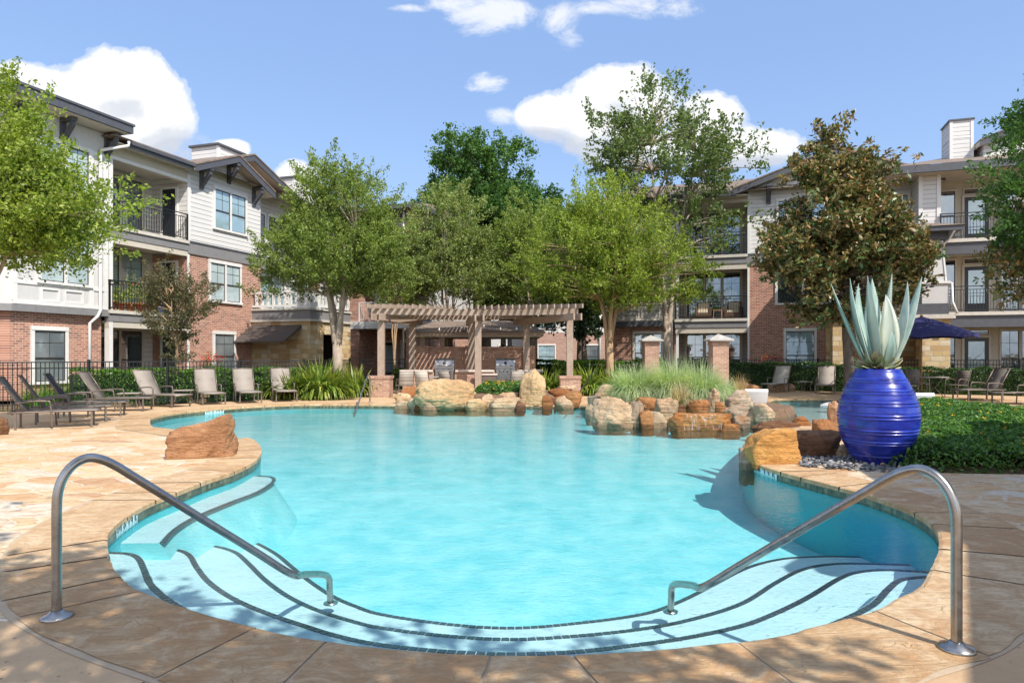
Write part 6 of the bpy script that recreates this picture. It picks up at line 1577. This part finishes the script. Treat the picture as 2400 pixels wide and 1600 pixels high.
# 2 small dusky one
tree('crape_myrtle', 'small dusky crape myrtle with tan trunks before the left balconies', 'tree', bs(412, 22.6), 0, 5,
     [el(350,480,640,790,22.6), el(345,410,615,700,22.4), el(430,492,660,760,22.4), el(385,450,690,850,22.6)], 90, 16000, .07, 'leaf_myrtle_dusky', 'bark_tan', 2, .5, .7, .36, .5, .10, group=CR, fork=.55)
# 3 big one left of the pergola
tree('crape_myrtle', 'large feathery crape myrtle left of the pergola, pale branching trunk', 'tree', bs(790, 26.0), 0, 4,
     [el(640,930,520,690,26), el(700,900,420,560,26), el(600,760,560,700,25.6), el(820,975,520,660,26), el(730,830,395,480,26,1.0)], 330, 90000, .095, 'leaf_crape', 'bark_pale', 3, .95, .75, .5, .5, .2, group=CR, fh=2.0)
# 4 dark oak far behind
tree('oak_tree', 'tall rich green oak rising behind the pergola, highest crown in the middle', 'tree', bs(1140, 46), 0, 1,
     [el(985,1290,420,640,46), el(1020,1230,325,470,46), el(965,1130,470,680,45), el(1140,1315,450,690,46), el(1000,1300,560,720,46)], 720, 150000, .21, 'leaf_oak', 'bark_dark', 4, .75, .3, 1.1, .55, .4, limb=.05)
# 5,6 paler crapes behind the pergola
tree('crape_myrtle', 'olive toned crape myrtle behind the left half of the pergola roof', 'tree', bs(1050, 33), 0, 4,
     [el(950,1160,560,710,33), el(985,1120,450,600,33), el(880,1010,560,720,32.5), el(930,1060,520,640,33), el(1060,1190,590,715,33)], 300, 80000, .108, 'leaf_crape_olive', 'bark_pale', 5, .8, .6, .6, .5, .2, group=CR)
tree('crape_myrtle', 'slender green crape myrtle behind the right half of the pergola roof', 'tree', bs(1255, 34), 0, 3,
     [el(1130,1340,540,715,34), el(1165,1310,480,620,34)], 220, 60000, .108, 'leaf_crape', 'bark_pale', 6, .8, .6, .6, .5, .2, group=CR)
# 7 right crape
tree('crape_myrtle', 'broad yellow green crape myrtle right of the pergola, forked tan trunk', 'tree', bs(1428, 27.5), 0, 4,
     [el(1230,1560,520,730,27.5), el(1330,1550,430,600,27.5), el(1400,1660,560,720,27.2), el(1290,1420,455,580,27.5)], 330, 84000, .095, 'leaf_young', 'bark_tan', 7, .95, .7, .5, .5, .17, group=CR, fh=2.1)
# 8 tall thin maple
tree('maple_tree', 'tallest slim airy tree with pale trunks against the cloud, right of centre', 'tree', bs(1563, 30), 0, 2,
     [el(1390,1720,300,480,30.5), el(1440,1640,195,380,30.5), el(1540,1725,380,610,30), el(1375,1480,270,430,30.5), el(1640,1780,290,460,30.5,1.2)], 200, 26000, .125, 'leaf_tall', 'bark_pale', 8, 1.0, .7, .5, .7, .2, fh=2.6, gaps=.1, limb=.03)
# 9 magnolia
tree('magnolia_tree', 'dense southern magnolia with bronze leaf undersides, rising behind the agave', 'tree', bs(1990, 24.5), 0, 1,
     [el(1900,2050,320,470,24.5), el(1925,2000,285,350,24.5,.6), el(1850,2110,430,620,24.5), el(1800,1980,530,680,24.2), el(1960,2160,520,670,24.2), el(1840,2110,600,750,24.5), el(1860,1950,350,430,24.5,.9), el(2010,2090,370,460,24.4,.9)], 520, 46000, .19, 'leaf_magnolia', 'bark_dark', 9, .45, .5, .5, .42, .22, limb=.03, shell=.6, gaps=.04)
# 10 right edge
tree('oak_tree', 'dark green oak leaning in from the right edge', 'tree', bs(2480, 19), 0, 1,
     [el(2370,2580,200,480,19), el(2335,2520,340,560,18.6), el(2390,2580,440,640,18.8)], 150, 26000, .10, 'leaf_oak', 'bark_dark', 10, .7, .3, .45, .45, .22)
tree('magnolia_tree', 'bronze and green magnolia low at the right edge', 'tree', bs(2470, 20), 0, 1,
     [el(2330,2540,550,715,20), el(2375,2570,430,600,20.5)], 130, 7500, .17, 'leaf_magnolia', 'bark_dark', 12, .35, .4, .5, .42, .16)
# 11 dark small tree behind the right pergola post
tree('magnolia_tree', 'small dark evergreen behind the right pergola post', 'tree', bs(1372, 33), 0, 1,
     [el(1290,1440,690,790,33), el(1330,1430,640,740,33)], 90, 9000, .17, 'leaf_dark', 'bark_dark', 13, .4, .4, .5, .5, .2)
tree('young_tree', 'thin young tree with bare stems behind the left pergola post', 'tree', bs(925, 31.5), 0, 3,
     [el(885,965,640,745,31.5)], 26, 2500, .1, 'leaf_crape', 'bark_tan', 14, .5, .6, .4, .5, .1)
# backing trees beyond the far building
for i, (x0, x1, y0, y1, D, mt, lab) in enumerate([(900,1120,560,760,52,'leaf_oak','shadowy oak far behind the olive crape myrtle'),(1240,1480,540,760,50,'leaf_oak','shadowy oak far behind the right pergola bay'),
                                          (1060,1300,600,770,54,'leaf_dark','dark tree far behind the middle of the pergola')]):
    tree('background_tree', lab, 'tree', bs((x0+x1)/2, D), 0, 1, [el(x0,x1,y0,y1-10,D)], 90, 14000, .26, mt, 'bark_dark', 20+i, 1.0, .3, 1.2, .55, .3, group='trees far behind the pergola', limb=0)
# 12 tree that shades the near patio: it stands behind the viewer
tree('shade_tree', 'tree behind the viewer whose crown dapples the near patio', 'tree', (3.2, -5.0), 0, 3,
     [(.9,-.9,5.1,2.0,1.5,.9),(-.4,-1.0,5.2,1.5,1.2,.8),(2.4,-.9,4.9,1.5,1.2,.8),(-2.4,-.2,5.6,1.4,1.0,.7),(-1.2,1.0,5.5,1.5,1.0,.6)], 115, 9500, .16, 'leaf_oak', 'bark_dark', 31, .8, .1, .7, .6, .2, gaps=.05)

# ---------------- hedges
def hedge(label, pts, w, h, n, mat, seed, ls=.06, z0=0):
    rs = np.random.RandomState(seed); root = empty('hedge', (pts[0][0], pts[0][1], z0), 0, label, 'hedge'); o3 = np.array([pts[0][0], pts[0][1], 0]); core = MB(); tot = sum(math.dist(a, b) for a, b in zip(pts, pts[1:])); Vs, Ax = [], []
    for a, b in zip(pts, pts[1:]):
        L = math.dist(a, b); d = np.array([(b[0]-a[0])/L, (b[1]-a[1])/L, 0]); sd = np.array([-d[1], d[0], 0]); k_ = int(n*L/tot)
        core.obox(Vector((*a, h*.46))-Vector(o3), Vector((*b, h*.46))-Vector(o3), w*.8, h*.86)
        t = rs.rand(k_); u = rs.rand(k_)*2-1; v = rs.rand(k_); face = rs.rand(k_)
        uu = np.where(face < .45, u, np.sign(u)*1.0)*(w/2)*(1+.08*rs.normal(size=k_)); zz = np.where(face < .45, 1.0, v)*h
        wob = .05*np.sin(t*L*3.1+seed)+.04*np.sin(t*L*7.3)
        zz = zz*(1+wob*.7)+.025*rs.normal(size=k_)
        Vs.append(np.array([*a, 0])+np.outer(t*L, d)+np.outer(uu+wob, sd)+np.outer(zz, [0, 0, 1])-o3); 
    cen = np.concatenate(Vs); ax = rs.normal(size=cen.shape); ax[:, 2] += .5; ax /= np.linalg.norm(ax, axis=1, keepdims=True)
    V, Q = leaf_quads(cen, ax, ls*(.6+.8*rs.rand(len(cen))), .6, rs)
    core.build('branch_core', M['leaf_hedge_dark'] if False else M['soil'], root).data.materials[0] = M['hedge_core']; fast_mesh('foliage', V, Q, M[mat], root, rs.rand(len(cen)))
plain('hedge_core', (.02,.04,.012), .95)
hedge('bright clipped hedge behind the left fence, left stretch', [(-13.3,20.6),(-10.6,23.0)], .8, 1.02, 7000, 'leaf_hedge', 1, .075); hedge('bright clipped hedge behind the left fence, beside the strap leaf plant', [(-10.2,23.2),(-6.9,25.6)], .8, 1.0, 8000, 'leaf_hedge', 2, .075)
hedge('bright green box hedge right of the pergola below the forked crape myrtle', [(1.9,29.6),(6.2,27.9)], 1.1, 1.2, 12000, 'leaf_hedge', 3, .085)
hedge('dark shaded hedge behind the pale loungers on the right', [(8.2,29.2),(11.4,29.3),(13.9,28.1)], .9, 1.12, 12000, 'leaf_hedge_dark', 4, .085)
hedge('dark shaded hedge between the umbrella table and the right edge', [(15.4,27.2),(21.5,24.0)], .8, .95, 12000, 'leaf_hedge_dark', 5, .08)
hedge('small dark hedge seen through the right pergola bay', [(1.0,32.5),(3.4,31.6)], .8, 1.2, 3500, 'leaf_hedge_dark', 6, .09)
hedge('low green hedge glimpsed between the left pergola pier and the counter', [(-5.2,30.2),(-4.3,30.0)], .6, .8, 1500, 'leaf_hedge', 7, .09)

# ---------------- strap leaves and grasses
def blades(name, label, cat, cx, cy, rad, n, L, w, mat, seed, arch=.9, up=1.2, z0=0.0, group=None, segs=6, kind=None, squash=1.0):
    rs = np.random.RandomState(seed); a = rs.rand(n)*2*np.pi; r = rad*.35*np.sqrt(rs.rand(n)); b = np.stack([r*np.cos(a), r*np.sin(a)*squash, np.zeros(n)], 1)
    a2 = a+rs.normal(size=n)*.5; tilt = np.clip(rs.beta(1.6, 1.6, n)*arch*1.25, .02, 2.0); l = L*(.55+.5*rs.rand(n))
    rows = []; p = b.copy(); th = np.pi/2-tilt*.35; k_ = tilt*1.35
    wd = w*(.7+.6*rs.rand(n)); 
    for s in range(segs+1):
        t = s/segs; d = np.stack([np.cos(a2)*np.cos(th), np.sin(a2)*np.cos(th)*squash, np.sin(th)], 1)
        if s: p = p+d*(l/segs)[:, None]; th = th-k_/segs*(1+t)
        sd = np.stack([-np.sin(a2), np.cos(a2), np.zeros(n)], 1); ww = wd*(1-max(0, t-.25)**1.4*1.55)*.5; ww = np.maximum(ww, .0012)
        p[:, 2] = np.maximum(p[:, 2], .01)
        rows.append((p-sd*ww[:, None], p+sd*ww[:, None]+np.array([0, 0, .0])))
    V = np.stack([x for r_ in rows for x in r_], 1).reshape(-1, 3); m2 = 2*(segs+1); base = np.arange(n)[:, None]*m2
    Q = np.concatenate([base+np.array([2*s, 2*s+1, 2*s+3, 2*s+2]) for s in range(segs)], 0); rn = np.concatenate([np.clip(rs.rand(n)*.5+.5*s/segs*rs.rand(n)+.0, 0, 1) for s in range(segs)])
    o = fast_mesh(name, V, Q, M[mat], rnd=rn); o.location = (cx, cy, z0); tag(o, label, cat, group, kind); return o
gS = 'strap leaved plants beside the pergola piers'
blades('flax_lily', 'large variegated strap leaf plant left of the left pergola pier, right half', 'plant', -6.5, 23.2, 1.6, 480, 1.5, .10, 'leaf_flax', 1, 1.7, group=gS, squash=.7)
blades('flax_lily', 'large variegated strap leaf plant right of the last frontal lounger, left half', 'plant', -7.6, 23.4, 1.5, 380, 1.2, .10, 'leaf_flax', 2, 1.7, group=gS, squash=.7)
blades('flax_lily', 'green strap leaf plant tight against the left pergola pier', 'plant', -5.7, 24.6, 1.2, 260, 1.35, .09, 'leaf_flax', 3, 1.5, group=gS, squash=.8)
for i, (x, y, l_, s_) in enumerate([(1.2,25.6,1.2,5),(2.9,25.6,1.35,6),(3.9,25.4,1.25,7),(4.7,25.0,1.1,8)]):
    blades('flax_lily', ['yellow green strap plant left of the right pergola pier','yellow green strap plant just right of the right pergola pier','yellow green strap plant second right of the pergola pier','yellow green strap plant farthest right, under the box hedge'][i], 'plant', x, y, 1.3, 260, l_, .09, 'leaf_flax', s_, 1.5, group=gS, squash=.8)
blades('flax_lily', 'low bright tuft between the right pier and the far rail', 'plant', 3.2, 23.0, .8, 120, .7, .04, 'leaf_hedge', 9, 1.0, group=gS)
gG = 'feathery ornamental grasses on the rock island'
for i, (px, D, rad, n, L, lab) in enumerate([(1490,18.6,1.1,2400,1.15,'feathery grass clump at the left of the rock island'),(1575,18.3,1.0,2200,1.35,'tall feathery grass clump in the middle of the rock island'),(1640,17.9,1.0,2200,1.2,'feathery grass clump in front of the sunlit gate pillar'),
                                            (1468,19.0,.6,1100,.8,'smaller feathery grass clump at the far left of the island'),(1690,18.6,.6,900,.75,'smaller feathery grass clump at the right end of the island')]):
    blades('ornamental_grass', lab, 'grass clump', (px-1200)*D/F, D, rad, n, L, .018, 'leaf_grass', 40+i, 1.5, z0=.25, group=gG)
blades('dry_grass', 'dry straw coloured grass hanging beside the island waterfall', 'grass clump', (1597-1200)*15.9/F, 15.9, .35, 260, .75, .012, 'leaf_dry', 50, 1.6, z0=.35)
blades('reed_grass', 'small tuft of buff seed heads beside the hedge right of the gate pillar', 'grass clump', (1735-1200)*25/F, 25, .5, 160, .9, .016, 'leaf_dry', 51, .7, z0=.0)
for i, (px, py) in enumerate(((40,985),(100,968),(165,960),(540,938),(620,935))):
    q = G(px, py-22 if i < 3 else py-6); blades('border_grass', ['green tuft against the fence behind the nearest lounger','green tuft against the fence behind the black lounger','green tuft against the fence behind the fourth lounger','low green tuft between two frontal loungers','low green tuft near the last frontal lounger'][i], 'plant', q.x, q.y+.8, .8, 220, .8 if i < 3 else .45, .03, 'leaf_hedge', 60+i, .9, group='tufts along the left fence')

# island soil mound
mb = MB(); rg = 10
ic = (5.0, 18.2)
m2 = [Vector(q) for q in ((2.7,18.0),(3.4,17.2),(4.6,16.7),(6.0,16.6),(7.4,17.2),(8.2,18.6),(8.0,21.5),(6,22.6),(3.6,22.6),(2.5,20.5))]
mb.poly([(p.x, p.y) for p in m2][::1], -1.1, .12, [((p.x-ic[0]-.6)*.8+ic[0]+.6, (p.y-ic[1]-1)*.8+ic[1]+1) for p in m2]); mb.build('soil_mound', M['soil']); tag(bpy.data.objects['soil_mound'], kind='structure')

# ---------------- flower beds with small yellow flowers
def bed(name, label, poly, hgt, nl, ls, nf, seed, holes=0, z0=0.0, mat='leaf_ground', base_px=False):
    rs = np.random.RandomState(seed); P2 = np.array(poly); mn = P2.min(0); mx = P2.max(0)
    def inside(x, y):
        c = np.zeros(len(x), bool); j = len(P2)-1
        for i in range(len(P2)):
            xi, yi = P2[i]; xj, yj = P2[j]; cond = ((yi > y) != (yj > y)) & (x < (xj-xi)*(y-yi)/(yj-yi+1e-12)+xi); c ^= cond; j = i
        return c
    def dist(x, y):
        d = np.full(len(x), 1e9); j = len(P2)-1
        for i in range(len(P2)):
            a = P2[j]; b = P2[i]; ab = b-a; t = np.clip(((x-a[0])*ab[0]+(y-a[1])*ab[1])/(ab@ab), 0, 1); d = np.minimum(d, np.hypot(x-a[0]-t*ab[0], y-a[1]-t*ab[1])); j = i
        return d
    def hh(x, y): return hgt*(1-np.exp(-dist(x, y)/.14))*(1+.13*np.sin(x*3.1+seed)*np.cos(y*2.7)+.09*np.sin(x*8+y*5)+.05*np.sin(x*17-y*13))
    x = rs.uniform(mn[0], mx[0], nl*3); y = rs.uniform(mn[1], mx[1], nl*3); k_ = inside(x, y); x, y = x[k_][:nl], y[k_][:nl]
    z = hh(x, y)-np.abs(rs.normal(size=len(x)))*.03; root = empty(name, (mn[0], mn[1], z0), 0, label, 'flower bed'); o3 = np.array([mn[0], mn[1], 0])
    # clumps: leaves gather in little rosettes
    cen = np.stack([x, y, z], 1)-o3; ax = rs.normal(size=cen.shape); ax[:, 2] = np.abs(ax[:, 2])*.5+.2; ax /= np.linalg.norm(ax, axis=1, keepdims=True)
    V, Q = leaf_quads(cen, ax, ls*(.6+.8*rs.rand(len(cen))), .5, rs, .5)
    side = []
    fast_mesh('foliage', V, Q, M[mat], root, rs.rand(len(cen)))
    # ground under it
    sh_ = MB(); pts = [Vector((p[0], p[1], 0)) for p in poly]; tr = geometry.tessellate_polygon([pts]); sh_.v = [(p[0]-o3[0], p[1]-o3[1], .012) for p in poly]; sh_.f = [tuple(t) for t in tr]; sh_.sm = [False]*len(tr); sh_.build('soil', M['soil'], root)
    # inner dark stems mound
    gx, gy = np.meshgrid(np.linspace(mn[0], mx[0], 40), np.linspace(mn[1], mx[1], 30)); gx, gy = gx.ravel(), gy.ravel(); gz = np.where(inside(gx, gy), hh(gx, gy)*.72-.03, -.02)
    q = [(j*40+i, j*40+i+1, (j+1)*40+i+1, (j+1)*40+i) for j in range(29) for i in range(39) if min(gz[j*40+i], gz[j*40+i+1], gz[(j+1)*40+i+1], gz[(j+1)*40+i]) > 0]
    if q: fast_mesh('stems', np.stack([gx, gy, gz], 1)-o3, np.array(q), M['hedge_core'], root, smooth=True)
    k2 = rs.choice(len(x), nf, replace=False); fc = np.stack([x[k2], y[k2], hh(x[k2], y[k2])+.03], 1)-o3
    fa = []; 
    cen2 = np.repeat(fc, 6, 0)+rs.normal(size=(nf*6, 3))*.012; ax2 = rs.normal(size=cen2.shape); ax2[:, 2] *= .4; ax2 /= np.linalg.norm(ax2, axis=1, keepdims=True)
    V, Q = leaf_quads(cen2, ax2, np.full(len(cen2), .034), .9, rs, .8); f = fast_mesh('flowers', V, Q, M['petal_yellow'], root, rs.rand(len(cen2))); tag(f, kind='stuff')
    return root
bedR = [(q.x, q.y) for q in (G(px, py) for px, py in ((2075,1098),(2150,1106),(2300,1110),(2500,1112),(2700,1110),(2600,1000),(2420,990),(2330,978),(2250,965),(2160,956),(2128,958),(2118,985),(2120,1030),(2085,1070)))]
bed('lantana_bed', 'dense green lantana bed dotted with yellow flowers, right of the urn', bedR, .36, 70000, .062, 75, 3)
bedM = [(-1.25,21.4),(-.5,21.15),(.7,21.1),(1.1,21.5),(.9,23.2),(-.2,23.6),(-1.2,23.2)]
bed('lantana_bed', 'yellow flowered lantana mound behind the far waterfall', bedM, .30, 9000, .075, 70, 4, z0=.3)
def mound(cx, cy, rx, ry, h, nm='soil_mound'):
    return tag(MB().lathe([(1,0),(.9,h*.7),(.7,h*.95),(0,h)], 24).build(nm, M['soil']), kind='structure')
o = mound(0,0,1,1,1); o.location = (-.1, 22.2, -.02); o.scale = (2.4, 1.3, .38)

# potted plants on the left balcony
rq = random.Random(3)
def potted(x, col, lab, ph=.25, pr=.16, lh=.55, nl=260, fl=None):
    r = empty('potted_plant', bp(LB, x, .16, 3.0), 0, lab, 'potted plant', 'potted plants on the left second floor balcony')
    MB().lathe([(0,0),(pr*.7,0),(pr,ph),(pr*1.08,ph),(pr*1.08,ph+.03),(pr*.9,ph+.03),(0,ph)], 20).build('pot', M[col], r)
    rs = np.random.RandomState(int(x*100)+7); c = rs.normal(size=(nl, 3))*np.array([.16,.12,lh*.3])+np.array([0,0,ph+lh*.5]); ax = rs.normal(size=c.shape); ax /= np.linalg.norm(ax, axis=1, keepdims=True)
    V, Q = leaf_quads(c, ax, np.full(nl, .09), .4, rs); fast_mesh('leaves', V, Q, M['leaf_young'], r, rs.rand(nl))
    if fl:
        c = rs.normal(size=(12, 3))*np.array([.12,.1,.08])+np.array([0,0,ph+lh]); V, Q = leaf_quads(c, ax[:12], np.full(12, .07), .9, rs); fast_mesh('flowers', V, Q, M[fl], r, rs.rand(12))
for a_ in ((.22,'terracotta','terracotta pot at the left end of the balcony',.3,.17,.5),(.62,'terracotta','terracotta pot with a leafy plant, second from the left end',.25,.15,.6),(1.05,'terracotta','terracotta pot with the tallest yellow green plant on the balcony',.28,.17,1.0),
           (1.5,'terracotta','terracotta pot with pink flowers',.3,.2,.75),(2.0,'terracotta','wide terracotta pot next to the blue bin',.3,.2,.5)):
    potted(*a_, fl='pink_flower' if a_[0] == 1.5 else None)
b_ = MB().lathe([(0,0),(.14,0),(.17,.3),(.15,.3),(.12,.02),(0,.02)], 20).build('plastic_bin', M['blue_plastic']); b_.location = bp(LB, 2.4, .18, 3.0); tag(b_, 'small blue bin on the balcony beside the terracotta pots', 'bin')
# red flowering shrubs by the brick
def flowers(x, root, lx, lab):
    p = bp(root, lx, -.5, 0); rs = np.random.RandomState(int(abs(lx)*10)); n = 220; c = rs.normal(size=(n, 3))*np.array([.3,.15,.12])+np.array([0,0,1.35]); ax = rs.normal(size=c.shape); ax /= np.linalg.norm(ax, axis=1, keepdims=True)
    r = empty('flowering_shrub', (p.x, p.y, 0), 0, lab, 'shrub', 'red flowering shrubs against the brick'); V, Q = leaf_quads(c, ax, np.full(n, .06), .7, rs); fast_mesh('flowers', V, Q, M['red_flower'], r, rs.rand(n))
    c = rs.normal(size=(900, 3))*np.array([.3,.15,.35])+np.array([0,0,.75]); ax = rs.normal(size=c.shape); ax /= np.linalg.norm(ax, axis=1, keepdims=True); V, Q = leaf_quads(c, ax, np.full(900, .07), .6, rs); fast_mesh('foliage', V, Q, M['leaf_hedge'], r, rs.rand(900))
flowers(0, LB, 4.5, 'red flowered shrub against the left brick gable wall'); flowers(0, RB, 1.0, 'red flowered shrub against the right brick wall below the magnolia')
